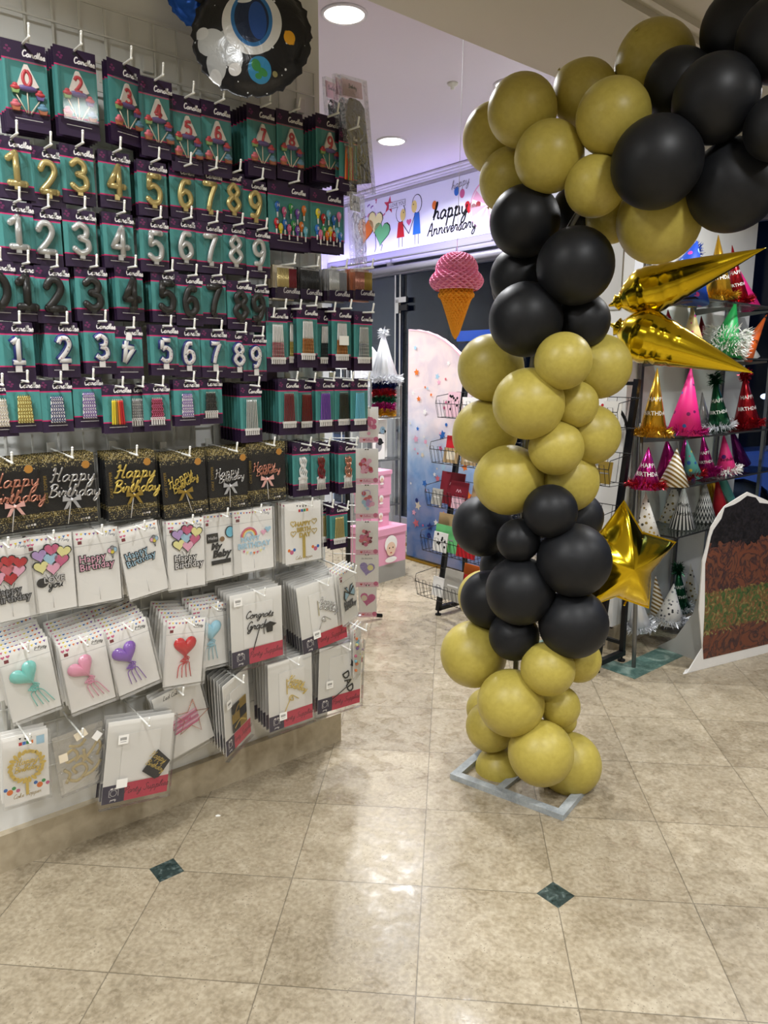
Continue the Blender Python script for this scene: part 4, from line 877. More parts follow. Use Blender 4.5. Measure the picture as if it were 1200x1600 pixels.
        if var.endswith('2'):
            b = MB(); rt_ = {'gold2': .45, 'silver2': .12, 'rose2': .1}[var]
            b.script('Happy', .0135, m1, y=-.006, z=-.078, x=-.012, r=.0021, rot=rt_, n=4); b.script('Birthday', .011, m1, y=-.006, z=-.095, x=.004, r=.0019, rot=rt_, n=4); tp_ = b.build('script_topper', t)
            zx, sx = -.105, -.002; rot_ = {'gold2': -.22, 'silver2': .02, 'rose2': -.06}[var]
        else:
            b = MB(); b.script('Happy', .0185, m1, y=-.006, z=-.066, x=.010, r=.0031, rot=-.04, n=4); b.script('Birthday', .0165, m1, y=-.006, z=-.110, x=.012, r=.0030, rot=-.04, n=4); tp_ = b.build('script_topper', t)
            zx, sx = -.112, .004; rot_ = .16
        L_ = h-.118; MB().tube([(sx, -.005, zx), (sx-L_*math.sin(rot_), -.005, zx-L_*math.cos(rot_)+.01)], .0016, 'print_white', 6, raw=True).build('stick', tp_)
        b = MB(); 
        for sg in (-1, 1):
            b.prism([(sx, zx-.006), (sx+sg*.024, zx+.006), (sx+sg*.026, zx-.010), (sx, zx-.010)], -.011, -.008, m2); b.prism([(sx, zx-.008), (sx+sg*.012, zx-.012), (sx+sg*.024, zx-.034), (sx+sg*.014, zx-.032)], -.010, -.008, m2)
        b.ball((sx, -.011, zx-.007), .005, m2, 8, 6); b.build('ribbon_bow', tp_)
        sleeve_(t, w+.006, h+.004, 'sleeve_dark')
    elif kind in ('wh', 'whw', 'bow'):
        b = MB(); b.box((0, 0, -h/2+.012), (w, .0015, h), 'card_white'); y = -.001
        gold_brand = var in ('goldhb',)
        if not gold_brand:
            bunting(b, w*.94, .006, y); b.flat(rect(-w/2, w/2, -.034, -.0333), y, 'print_grey')
            for dx in (-.42, -.34): b.flat(heart(w*dx, -.012, .0045), y, 'rose')
            b.flat(rect(-w*.42, -w*.33, -.028, -.018), y, 'dark_red'); b.script('P Party', .004, 'print_grey', y=y, w=.3, x=w*.32, z=-.012, n=2)
        else:
            bunting(b, w*.4, .004, y, True)
            for i in range(4): b.flat(rect(-.02+i*.011, -.011+i*.011, -.022, -.012), y, ('red', 'blue', 'green', 'orange')[i])
            for sx_ in (-.33, .33):
                for i in range(3): b.flat(disc(w*sx_+(i-1)*.011, zb+.05-(i % 2)*.008, .006 if i != 1 else .008), y-.0002*i, ('orange', 'rose', 'blue')[i])
            b.script('Cake Topper', .006, 'ribbon_gold', y=y, w=.2, z=zb+.012, n=2)
        b.build('card', t); b = MB(); y = -.004
        def hearts(cs, z_, sc=1.0, x_=0):
            pos = ((-.022, .012), (.004, .022), (.028, .014), (-.020, -.014), (.022, -.004), (0, .002), (.004, -.020))
            for (a, c), col in zip(pos, cs):
                b.prism(heart(x_+a*sc, z_+c*sc, .0178*sc, a*-6), y, y-.002, 'print_black'); b.prism(heart(x_+a*sc, z_+c*sc, .0152*sc, a*-6), y-.002, y-.003, col); y_ = 0
            for dx in (-.012, 0, .012): b.ribbon([(x_+dx*sc, z_-.03*sc), (x_, z_-.06*sc)], .0014, y-.001, 'print_black')
        def block(l1, l2, z_, m1, sz=.026, x_=0, rot=0):
            for o_, mm, dy in ((.085, 'print_black', 0), (.0, m1, -.0015)):
                b.text(l1, sz, mm, y=y+dy, z=z_, x=x_-.008, off=o_+.005, res=1, rot=-rot); b.text(l2, sz, mm, y=y+dy, z=z_-sz*.82, x=x_+.004, off=o_+.005, res=1, rot=-rot)
        if var == 'hearts_red': hearts(('icing_red', 'red', 'red', 'pale_pink', 'pale_pink', 'icing_pink', 'red'), -.072, 1.2); block('Happy', 'Birthday', -.138, 'print_grey', .028)
        elif var == 'hearts_love':
            hearts(('mauve', 'rose', 'pale_yellow', 'pale_yellow', 'rose', 'pale_blue', 'pale_pink'), -.062, 1.3)
            b.flat(disc(-.026, -.125, .016, .014), y, 'print_black'); b.text('LOVE', .024, 'print_black', y=y-.001, x=.006, z=-.127, off=.06); b.text('LOVE', .024, 'print_white', y=y-.002, x=.006, z=-.127, off=0)
            b.script('you', .011, 'print_black', y=y-.001, w=.3, x=.008, z=-.143, n=3)
        elif var == 'hb_pink': block('Happy', 'Birthday', -.082, 'pale_pink', .030, -.008, .03); balloons_print(b, .044, -.060, .016, y)
        elif var == 'hb_blue': block('Happy', 'Birthday', -.082, 'pale_blue', .028, -.010, .15); balloons_print(b, .044, -.046, .015, y)
        elif var == 'hearts_hb': hearts(('mauve', 'rose', 'pale_yellow', 'pale_yellow', 'rose', 'pale_blue', 'pale_pink'), -.052, 1.25); block('Happy', 'Birthday', -.122, 'print_white', .029, .004)
        elif var == 'baby':
            b.prism(rect(-.052, -.012, -.085, -.055), y, y-.002, 'print_black'); b.text('Hello', .015, 'print_white', y=y-.003, x=-.032, z=-.075)
            b.text('My', .030, 'print_black', y=y, x=-.02, z=-.110, off=.05, shear=.2); b.text('Baby', .034, 'print_black', y=y, x=-.002, z=-.138, off=.05, shear=.2); b.prism(rect(-.04, .03, -.162, -.148), y, y-.002, 'print_black')
            b.prism(disc(.032, -.058, .017, .020), y, y-.002, 'print_black'); b.flat(disc(.032, -.058, .0145, .0175), y-.003, 'sky'); b.flat(disc(.002, -.078, .009), y-.003, 'brown_card')
        elif var == 'rainbow':
            for i, c in enumerate(('rose', 'orange', 'pale_yellow', 'pale_blue')):
                r_ = .030-i*.005; b.ribbon([(r_*math.cos(a)-.018, -.082+r_*math.sin(a)) for a in [PI*k/8 for k in range(9)]], .0045, y-.0003*i, c)
            b.text('HAPPY', .024, 'pale_blue', y=y-.002, x=-.014, z=-.098, off=.03); b.text('BIRTHDAY', .0265, 'pale_blue', y=y-.002, x=0, z=-.122, off=.03)
            b.flat(heart(.038, -.075, .011), y-.002, 'pale_pink'); b.flat(heart(.055, -.066, .012), y-.003, 'pale_blue')
            for i in range(7): x_ = -.04+i*.013; z_ = -.128-.010*math.sin(PI*i/6); b.flat([(x_-.005, z_), (x_+.005, z_), (x_, z_-.011)], y-.002, ('rose', 'pale_yellow', 'pale_blue', 'orange')[i % 4])
        elif var == 'goldhb':
            for i, (wd, s_) in enumerate((('HAPPY', .022), ('BIRTH', .022), ('DAY', .024))): b.text(wd, s_, 'gold_foil_script', y=y, x=.004*(i-1), z=-.072-i*.021, off=.03, ext=.001)
            for a, c in ((-.045, -.062), (.045, -.062), (-.045, -.098), (.045, -.098)): b.ribbon([(p[0], p[1]) for p in heart(a, c, .011)]+[heart(a, c, .011)[0]], .003, y-.001, 'gold_foil_script', n=1)
            b.prism(rect(-.006, .006, zb+.016, -.112), y+.001, y, 'gold_foil_script')
        elif var == 'bow':
            for sg in (-1, 1):
                for q in ([(0, -.09), (sg*.03, -.07), (sg*.036, -.095), (sg*.03, -.108)], [(0, -.088), (sg*.012, -.06), (sg*.026, -.058)]):
                    cx_ = sum(k[0] for k in q)/len(q); cz_ = sum(k[1] for k in q)/len(q)
                    b.prism([(cx_+(a-cx_)*1.15, cz_+(c-cz_)*1.15) for a, c in q], y, y-.002, 'print_black'); b.flat([(cx_+(a-cx_)*.85, cz_+(c-cz_)*.85) for a, c in q], y-.003, 'pale_blue')
            block('Happy', 'Birthday', -.130, 'print_grey', .023)
        elif var == 'dotted':
            for i in range(22): b.ball((random.uniform(-.4, .4)*w, -.006, random.uniform(zb+.02, -.03)), .006, ('sky', 'rose', 'pale_yellow', 'violet', 'orange')[i % 5], 8, 6)
        b.build('topper', t); 
        if kind != 'bow': MB().tube([(0, -.003, -.165), (0, -.003, zb+.01)], .0009, 'print_white', 4, raw=True).build('stick', t) if var != 'goldhb' else None
        sleeve_(t, w+.004, h+.002)
    elif kind == 'heart':
        b = MB(); b.box((0, 0, -h/2+.012), (w, .0015, h), 'card_white'); bunting(b, w*.94, .006, -.001); b.flat(rect(-w/2, w/2, -.036, -.0353), -.001, 'print_grey')
        for dx in (-.42, -.32): b.flat(heart(w*dx, -.012, .0055), -.001, 'rose')
        b.flat(rect(-w*.41, -w*.32, -.030, -.020), -.001, 'dark_red'); b.ribbon([(w*.32+.016*math.cos(a), -.016+.005*math.sin(a)) for a in [2*PI*k/10 for k in range(11)]], .001, -.001, 'print_black'); b.script('P Party', .0045, 'print_black', y=-.001, w=.25, x=w*.32, z=-.018, n=2)
        b.build('card', t)
        m_ = 'heart_'+var; mat(m_, {'turquoise': '7fd6cc', 'pink': 'f0a0bc', 'purple': '8c5cc0', 'lightblue': 'a4d8ea', 'red': 'cc1420'}[var], .18, 0, .6, coat=.6)
        b = MB(); O = heart(0, 0, .040, 0, 28); vs = []; fs = []; R_ = 6; N_ = len(O)
        for i in range(R_+1):
            q = 1-i/R_
            for (a, c) in O: vs.append((a*q, -.004-.017*math.sqrt(max(0, 1-q*q)), c*q))
        for i in range(R_):
            for k_ in range(N_): fs.append((i*N_+k_, i*N_+(k_+1) % N_, (i+1)*N_+(k_+1) % N_, (i+1)*N_+k_))
        b.add(vs, fs, m_, True); hr = {'turquoise': .75, 'pink': .8, 'purple': .4, 'red': .05, 'lightblue': 0}[var]
        hx = {'turquoise': -.008, 'pink': -.012, 'purple': -.018, 'red': 0, 'lightblue': 0}[var]
        b.build('heart_pick', t, (hx, 0, -.082), (0, -hr*.6, 0)); b = MB(); tx, tz = hx+.030*math.sin(hr*.6), -.112+.004
        for i in range(4):
            x_ = tx+(i-1.5)*.006; pts = [(tx, -.006, tz), (x_+.006, -.008, tz-.010), (x_-.008, -.010, tz-.018), (x_+.006, -.008, tz-.026), (x_-.001+(i-1.5)*.006+hr*.01, -.006, tz-.036), (x_+(i-1.5)*.010+hr*.03, -.006, max(zb+.01, tz-.076))]
            b.tube(pts, .0015, m_, 5, n=4)
        b.tube([(tx+.011*math.cos(a), -.010, tz-.016+.009*math.sin(a)) for a in [2*PI*k_/10 for k_ in range(11)]], .0014, m_, 5, n=2)
        b.build('curly_stems', t); sleeve_(t, w+.004, h+.002, d=.022)
    elif kind in ('ps', 'psb'):
        b = MB(); b.box((0, 0, -h/2+.012), (w, .0015, h), 'paper_white'); bz = zb+h*.22
        b.flat(rect(-w/2, -w*.17, zb, bz), -.001, 'footer_navy'); b.flat(rect(-w*.17, w/2, zb, bz), -.001, 'footer_red')
        b.script('Party Supplies', .0095 if kind == 'ps' else .0105, 'script_dark', y=-.0013, w=.2, x=w*.16, z=zb+h*.085, n=3)
        b.ribbon([(-w*.335+.010*math.cos(a), zb+h*.12+.010*math.sin(a)) for a in [2*PI*k/12 for k in range(13)]], .0012, -.0013, 'print_white', n=1)
        b.ribbon([(-w*.37, zb+h*.165), (-w*.40, zb+h*.16), (-w*.40, zb+h*.08), (-w*.37, zb+h*.075)], .0014, -.0013, 'print_white', n=1); b.ribbon([(-w*.30, zb+h*.165), (-w*.265, zb+h*.16), (-w*.265, zb+h*.08)], .0014, -.0013, 'print_white', n=1)
        for dx in (-.006, .006): b.flat(disc(-w*.335+dx, zb+h*.175, .005, .003), -.0013, 'print_white')
        b.script('party', .0035, 'print_white', y=-.0013, w=.35, x=-w*.335, z=zb+h*.03, n=2)
        b.build('card', t)
        MB().box((w*.02, -.003, -h*.42), (w*.58, .0012, h*.60), 'card_white').build('insert_sheet', t)
        b = MB(); y = -.008
        if var == 'congrats':
            b.script('Congrats', .0125, 'print_black', y=y, r=.0016, x=.006, z=-.085, rot=-.1); b.script('Grad', .0145, 'print_black', y=y, r=.0018, x=-.010, z=-.125, rot=-.05)
            b.prism([(.018, -.118), (.048, -.108), (.074, -.120), (.044, -.132)], y, y-.003, 'print_black'); b.prism([(.032, -.128), (.058, -.128), (.056, -.146), (.034, -.146)], y, y-.003, 'print_black'); b.tube([(.022, y, -.12), (.024, y, -.150)], .0015, 'print_black', 5, raw=True)
            b.tube([(.006, y, -.122), (-.022, y, -.20)], .0018, 'print_black', 6, raw=True)
        elif var in ('silverhb', 'goldhb'):
            m_ = 'silver_foil_script' if var == 'silverhb' else 'gold_foil_script'
            b.script('Happy', .0115, m_, y=y, r=.0015, x=.018, z=-.085, rot=-.45); b.script('Birthday', .0105, m_, y=y, r=.0015, x=.022, z=-.112, rot=-.45)
            b.tube([(.03, y, -.15), (.0, y, -.128), (-.012, y, -.140), (.006, y, -.150), (.0, y, -.132), (-.02, y, -.165), (-.038, y, -.20)], .0016, m_, 6); b.ribbon([(-.02, -.06), (-.02, -.12)], .004, y, m_)
        elif var == 'dad':
            b.text('DAD', .044, 'print_black', y=y, x=.022, z=-.150, rot=PI*.38, off=.01, ext=.001)
            b.prism([(.04, -.078), (.062, -.090), (.074, -.072), (.066, -.074), (.066, -.06), (.056, -.070), (.046, -.056), (.048, -.070)], y, y-.003, 'print_black'); b.tube([(.03, y, -.165), (-.04, y, -.20)], .002, 'print_black', 6, raw=True)
        elif var == 'squares':
            for i in range(3):
                for j in range(2): b.prism(rect(-.05+j*.05, -.002+j*.05, -.11-i*.035, -.078-i*.035), y, y-.003, ('black_card', 'ribbon_gold')[(i+j) % 2])
            b.ribbon([(-.04, -.12), (-.01, -.09), (.03, -.10), (.045, -.085)], .008, y-.0035, 'ribbon_gold'); b.ribbon([(-.04, -.165), (0, -.15), (.04, -.17)], .006, y-.0035, 'gold_foil_script')
        elif var == 'square':
            b.prism([(.012, -.165), (.060, -.100), (.105, -.145), (.070, -.195), (.055, -.198)], y, y-.002, 'black_card'); b.script('Happy', .0095, 'gold_foil_script', y=y-.003, w=.2, x=.058, z=-.132, rot=-.55); b.script('Birthday', .0085, 'gold_foil_script', y=y-.003, w=.2, x=.050, z=-.160, rot=-.55)
        b.build('topper', t)
        px_, pz_ = {'congrats': (-w*.38, -.012), 'silverhb': (-w*.20, zb+h*.24), 'goldhb': (-w*.22, zb+h*.20), 'dad': (-w*.28, -h*.52), 'squares': (-w*.4, -.06), 'square': (-w*.28, -.045)}[var]
        b = MB(); b.flat(rect(px_-.016, px_+.016, pz_-.015, pz_+.015), -.0125, 'card_white')
        for i in range(9): b.flat(rect(px_-.010+i*.0023, px_-.010+i*.0023+.0012, pz_-.002, pz_+.007), -.0127, 'print_black')
        b.flat(rect(px_-.009, px_+.009, pz_-.008, pz_-.0065), -.0127, 'print_grey'); b.build('price_sticker', t)
        if var == 'square': MB().flat(rect(-.070, -.035, -.205, -.175), -.0125, 'card_white').build('paper_label', t)
        sleeve_(t, w+.016, h+.014)
    elif kind == 'wr':
        b = MB(); b.box((0, 0, -h/2+.012), (w, .0015, h), 'card_white'); bunting(b, w*.35, .002, -.001, True)
        for i in range(4): b.flat(rect(-.018+i*.010, -.009+i*.010, -.022, -.012), -.001, ('red', 'blue', 'green', 'orange')[i])
        b.flat(rect(w*.24, w*.42, -.030, -.004), -.001, 'pale_blue')
        for sx_ in (-.33, .33):
            for i in range(4): b.flat(disc(w*sx_+(i-1.5)*.011, zb+.05-(i % 2)*.010, .0055 if i != 1 else .0085), -.0010-.0002*i, ('blue', 'orange', 'green', 'rose')[i])
        b.script('Cake Topper', .0062, 'ribbon_gold', y=-.001, w=.2, z=zb+.016, n=2); b.build('card', t); b = MB()
        for i in range(22):
            a = 2*PI*i/22; b.prism(disc(.044*math.cos(a), -.086+.044*math.sin(a), .010, .005, 8, a*2.3), -.006, -.008, 'gold_foil_script')
        b.script('Happy', .009, 'gold_foil_script', y=-.007, r=.0014, z=-.078); b.script('Birthday', .0078, 'gold_foil_script', y=-.007, r=.0014, z=-.100)
        b.prism(rect(-.004, .004, zb+.022, -.125), -.005, -.006, 'gold_foil_script'); b.build('wreath_topper', t); sleeve_(t, w+.008, h+.006)
    elif kind == 'arab':
        b = MB(); b.box((0, 0, -h/2+.012), (w, .001, h), 'sleeve'); b.build('bag_back', t); b = MB()
        MB().flat([(-w*.42, zb+.005), (.01, zb+.03), (0, zb+.055), (-w*.42, zb+.05)], -.002, 'card_white').build('insert_slip', t)
        for pts in ([(-.05, -.14), (-.02, -.155), (.01, -.13), (.0, -.105), (-.03, -.11), (-.02, -.13)], [(.0, -.10), (.03, -.075), (.055, -.05), (.06, -.07), (.045, -.095)], [(-.045, -.06), (-.02, -.05), (-.01, -.075), (-.04, -.085), (-.045, -.07)],
                    [(-.01, -.15), (.03, -.14), (.055, -.115)], [(-.03, -.035), (.0, -.045), (.02, -.03)], [(-.055, -.105), (-.04, -.125), (-.055, -.15)], [(.01, -.06), (.012, -.09), (.03, -.12)], [(-.02, -.09), (0, -.08), (.01, -.1)]):
            b.tube([(p[0], -.006, p[1]) for p in pts], .0052, 'gold_foil_script', 6, flat=.5)
        b.build('gold_letters', t)
        MB().flat([(.035, -.03), (.055, -.012), (.07, -.03), (.05, -.048)], -.0135, 'card_white').build('price_sticker', t); b = MB(); b.flat([(-.015, 0), (.02, .010), (.028, -.014), (-.008, -.024)], -.0135, 'stick'); b.build('price_sticker', t); MB().flat(rect(-.065, -.04, -.075, -.048), -.0135, 'stick').build('price_sticker', t)
        sleeve_(t, w, h, 'sleeve_shiny')
    elif kind == 'led':
        b = MB(); b.box((0, 0, -h/2+.012), (w, .0015, h), 'paper_white'); b.script('Led Cake', .007, 'print_black', y=-.001, w=.2, x=-.02, z=-.012, n=3); b.build('card', t)
        O = star(.025, -.115, .065, .42, .3); MB().tube([(a, -.006, c) for a, c in O+[O[0]]], .0016, 'rose_foil_script', 5, raw=True).build('wire_star', t)
        b = MB()
        for i in range(6): b.prism([(-.045, -.098-i*.009), (.05, -.088-i*.009), (.05, -.093-i*.009), (-.045, -.103-i*.009)], -.004, -.006, ('pale_pink', 'rose')[i % 2])
        b.script('party', .008, 'rose', y=-.0065, w=.3, z=-.115); b.build('printed_band', t); sleeve_(t, w+.01, h+.006)
    # plain twins stacked behind on the same hook
    for k in range(nb):
        nn = n-(k+1)*min(.021 if kind not in ('heart',) else .024, (n-.008)/max(1, nb))
        j = random.uniform(-1, 1)
        if kind in ('cup', 'dig', 'let', 'small', 'long', 'glit'): me = card_mesh(w, h, True)
        elif kind == 'box': me = cache(('bxp', var), lambda: MB().box((0, 0, -h/2+.008), (w, .010, h*.98), {'goldred': 'stick', 'blackbox': 'black_card', 'silverbox': 'print_grey', 'rosebox': 'icing_brown'}[var]).box((0, 0, -h+.03), (w*1.01, .0105, h*.3), 'purple').mesh('boxed_candles'))
        elif kind == 'blk': me = cache(('blkp',), lambda: MB().box((0, 0, -h/2+.012), (w, .002, h), 'black_card').flat(rect(-w/2, w/2, -.010, .012), -.0013, 'glitter_band').flat(rect(-w/2, w/2, zb+.030, zb+.046), -.0013, 'glitter_band').mesh('topper_card'))
        elif kind in ('ps', 'psb'): me = cache(('psp', w), lambda: MB().box((0, 0, -h/2+.012), (w, .0015, h), 'paper_white').flat(rect(-w/2, -w*.17, zb, zb+h*.22), -.001, 'footer_navy').flat(rect(-w*.17, w/2, zb, zb+h*.22), -.001, 'footer_red').box((0, -.006, -h/2+.012), (w+.014, .001, h+.012), 'sleeve').mesh('topper_card'))
        elif kind == 'arab': me = cache(('arp',), lambda: MB().box((0, 0, -h/2+.012), (w, .001, h), 'sleeve').mesh('topper_card'))
        else:
            def mk():
                q = MB(); q.box((0, 0, -h/2+.012), (w, .002, h), 'card_white')
                if kind not in ('wr', 'led'): bunting(q, w*.94, .006, -.0013)
                return q.mesh('topper_card')
            me = cache(('whp', w, h, kind), mk)
        lift = {'heart': .010, 'ps': .004, 'psb': .004}.get(kind, .001)*(k+1)*.5
        o = put(name, me, None, W(s+j*.002, nn, z+lift), (0, math.radians(-lean+j*(1.2 if kind not in ('heart', 'wh') else 3)), A45+math.radians(yaw)))
        short = ' '.join(lab.split(' ')[:12])
        tag(o, 'one pack behind the '+short, cat, 'packs behind the '+short)
    hook(s, n+(.03 if kind != 'ps' else .03), z, lab)
for i, p_ in enumerate(PACKS): build_pack(*p_, i)
# two plastic garment bags and loose hooks at the wall end
for i, (s, n, z, w, h, ly, lab, yw) in enumerate(((-.70, .10, 2.50, .08, .30, 6, 'clear bag of dark party wear, innermost of three at the wall end', 20), (-.68, .14, 2.50, .12, .31, 8, 'clear bag of black party wear, middle of three at the wall end', 25), (-.675, .18, 2.49, .14, .34, 10, 'clear crinkled bag of black party wear, outermost of three at the wall end', 20), (-.66, .175, 2.13, .10, .24, 6, 'grey crinkled bag hanging low beside the letter candle packs', 30))):
    t = thing('party_wear_bag', lab, 'plastic bag', W(s, n, z), (0, math.radians(-ly), A45+math.radians(yw)), 'plastic bags at the wall end')
    MB().prism([(-w*.4, -.07), (-w*.2, -.05), (w*.2, -.055), (w*.4, -.075), (w*.44, -h+.03), (-w*.42, -h+.02)], -.010, -.002, 'black_card' if i < 3 else 'sleeve').build('folded_cloth', t)
    b = MB(); b.box((0, -.001, -.02), (w*.9, .002, .05), 'card_pink' if i < 3 else 'card_grey'); b.script('Birthday', .006, 'print_black', y=-.003, w=.3, z=-.02, n=2); b.build('header_card', t)
    sleeve_(t, w+.02, h+.02, 'sleeve_shiny', .014)
# ---------------------------------------------------------------- foil balloons above the grid
a = NT('astronaut_foil', rough=.3, metal=.15, spec=.6)
P = a.co(); mp = a.n('VectorMath', operation='ADD'); a.l(P, mp.inputs[0]); mp.inputs[1].default_value = (0, 0, 0); P0_ = P; sc9 = a.n('VectorMath', operation='MULTIPLY_ADD'); a.l(P, sc9.inputs[0]); sc9.inputs[1].default_value = (1.28, 1.28, 1.28); sc9.inputs[2].default_value = (.02, 0, .062); P = sc9.outputs[0]; c = a.xyz(P)
base = lin('0c0e16'); vo = a.n('TexVoronoi'); vo.inputs['Scale'].default_value = 26; a.l(P, vo.inputs['Vector'])
col = a.mix(a.math('LESS_THAN', vo.outputs['Distance'], .11), '0c0e16', 'e8ecf4')
for cx, cz, rx, rz, ro, k in ((.055, -.085, .042, .042, 0, '2e86b8'), (.043, -.072, .016, .020, .4, '3a8a48'), (.066, -.092, .018, .012, -.5, '3a8a48'), (.050, -.105, .012, .009, 0, '3a8a48'),
    (.165, .030, .026, .012, -1.0, 'c89020'), (.165, .030, .020, .024, 0, 'e8a824'), (.110, -.095, .009, .009, 0, '8a8458'), (-.035, -.170, .010, .010, 0, '6a5038'),
    (-.055, -.015, .046, .062, .3, 'b4b8bc'), (-.120, .010, .055, .045, -.2, 'c8cccf'), (-.155, .045, .026, .020, 0, 'd8dadc'), (-.105, -.065, .036, .048, .35, 'c4c8cc'), (-.115, -.098, .028, .022, -.4, 'e4e6e8'),
    (-.035, -.045, .030, .050, .1, 'd0d4d8'), (-.035, -.085, .024, .020, 0, 'ececee'), (.070, .005, .036, .034, 0, 'd8dadc'),
    (.030, .075, .108, .115, .1, 'e2e4e6'), (.030, .085, .075, .098, .12, '2a74b8'), (.030, .085, .062, .084, .12, '14284a'), (.052, .080, .032, .068, .1, '2050a0'), (.005, .150, .026, .008, .1, 'e8ecf0')):
    col = a.mix(a.ell(c, cx, cz, rx, rz, ro), col, k)
a.color(col); a.bump(a.noise(P, 22, 3, 1), .25, .01)
mat('blue_foil', '1450b0', .2, .6, .6, bump=(20, .3))
def foil_disc(name, lab, loc, R, m, rz, tilt=0):
    N = 72; K = 14
    def rim(t, a): return 1+(.022*math.cos(a*30)+.012*math.sin(a*17))*t**6
    prof = []
    for sg in (-1,):
        for i in range(K+1): t = i/K; prof.append((R*t, .34*R*math.sqrt(max(0, 1-t**2.2))))
    b = MB(); vs = []; fs = []
    for side in (1, -1):
        o = len(vs)
        for (r, h) in prof:
            for k in range(N):
                an = 2*PI*k/N; q = r*rim(r/R, an); vs.append((q*math.cos(an), -side*h*(1-.05*math.cos(an*15)*(r/R)**3), q*math.sin(an)))
        for i in range(K):
            for k in range(N): fs.append((o+i*N+k, o+i*N+(k+1) % N, o+(i+1)*N+(k+1) % N, o+(i+1)*N+k))
    vs2 = []
    for k in range(N):
        an = 2*PI*k/N; q = R*rim(1, an)*1.045; vs2.append((q*math.cos(an), 0, q*math.sin(an)))
    o = len(vs); vs += vs2; i0 = K*N
    for k in range(N): fs.append((i0+k, i0+(k+1) % N, o+(k+1) % N, o+k))
    b.add(vs, fs, m, True)
    t = thing(name, lab, 'balloon', loc, (tilt, 0, rz)); b.build('foil_body', t)
    MB().prism([(-.012, -R*1.03), (.012, -R*1.03), (.016, -R*1.2), (-.016, -R*1.2)], -.001, .001, m).build('filler_tail', t, (0, 0, 0), (0, 2.2, 0))
    MB().tube([(0, 0, R), (0.02, .05, R+.25)], .0008, 'thread', 4, raw=True).build('hanging_thread', t)
    return t
foil_disc('foil_balloon', 'round black space foil balloon with a white astronaut and the Earth', (-.594, 2.308, 2.492), .166, 'astronaut_foil', .12, -.15)
foil_disc('foil_balloon', 'plain blue foil balloon only peeking in beside the astronaut balloon', (-.745, 2.375, 2.65), .115, 'blue_foil', .3, -.1)

# ---------------------------------------------------------------- latex balloon arch
for nm, c, r in (('gold_latex', 'ac9c46', .42), ('black_latex', '141518', .5)):
    g = NT(nm, rough=r, spec=.4 if nm[0] == 'g' else .28); n = g.noise(g.co(), 7, 3); g.b.inputs['Coat Weight'].default_value = .05; g.b.inputs['Coat Roughness'].default_value = .35
    g.color(g.ramp(n, [(.3, c), (.7, {'ac9c46': 'b6a64e', '141518': '18191c'}[c])]))
ARCH = Vector((.285, 2.62))
nb_ = Vector((.51, .86, 0)).normalized()
def balloon_mesh(m):
    b = MB(); pr = []
    for i in range(25):
        t = PI*i/24; r = math.sin(t); z = -math.cos(t); k = 1+.0*z
        if z < -.6: r *= 1-.10*((-z-.6)/.4)**2; z -= .06*((-z-.6)/.4)**2
        pr.append((max(0, r), z))
    b.lathe(pr, 40, m); return b.mesh('latex_balloon')
BM = {'g': balloon_mesh('gold_latex'), 'k': balloon_mesh('black_latex')}
def knot(m): return MB().lathe([(.03, .02), (.016, 0), (.020, -.02), (.05, -.05), (.045, -.055), (.0, -.03)], 12, m).mesh('knot')
KM = {'g': knot('gold_latex'), 'k': knot('black_latex')}
for i, (c, x, y, z, r, lab) in enumerate(BALLOONS):
    # knots point to the inside of the garland
    core = Vector((x, y, 0))+nb_*(-((Vector((x, y, 0))-Vector((ARCH.x, ARCH.y, 0))).dot(nb_))+.03)
    core.z = z+random.uniform(-.05, .05); core.x += random.uniform(-.03, .03)
    d = (Vector((x, y, z))-core); d = d.normalized() if d.length > .02 else Vector((0, -1, .2)).normalized()
    t = thing('latex_balloon', lab, 'balloon', (x, y, z), group='gold balloons of the arch' if c == 'g' else 'black balloons of the arch')
    t.rotation_mode = 'QUATERNION'; t.rotation_quaternion = d.to_track_quat('Z', 'Y')
    o = put('balloon_body', BM[c], t); o.scale = (r*1.035, r*1.035, r*1.05)
    k = put('knot', KM[c], t, (0, 0, -r*1.10)); k.scale = (r*1.2,)*3
# grey frame on the floor under the column
t = thing('balloon_stand', 'flat grey painted frame lying on the floor under the balloon column', 'stand', (.287, 2.6, 0))
q = [Vector((.028, 2.581)), Vector((.421, 2.347)), Vector((.575, 2.60)), Vector((.182, 2.838))]
def bar(p, q_, wd, z0, z1, m, name, par, org):
    d = (q_-p).normalized(); n_ = Vector((-d.y, d.x)); P4 = [p, q_, q_+n_*wd, p+n_*wd]
    b = MB(); vs = [(k.x-org.x, k.y-org.y, z) for z in (z0, z1) for k in P4]; b.add(vs, [(3, 2, 1, 0), (4, 5, 6, 7), (0, 1, 5, 4), (1, 2, 6, 5), (2, 3, 7, 6), (3, 0, 4, 7)], m); return b.build(name, par)
og = Vector((.287, 2.6))
for i in range(4): bar(q[i], q[(i+1) % 4], .032, 0, .022 if i % 2 == 0 else .0215, 'balloon_base_wood', 'frame_bar', t, og)
bar((q[0]+q[1])/2+Vector((-.02, .01)), (q[2]+q[3])/2, .03, 0, .016, 'balloon_base_wood', 'cross_bar', t, og)
MB().tube([(-.02, .02, .012), (-.02, .02, .9), (.0, .03, 1.6), (.12, -.03, 2.05), (.45, -.22, 2.3), (.75, -.42, 2.36)], .010, 'pole_metal', 8, n=6).build('support_pole', t)
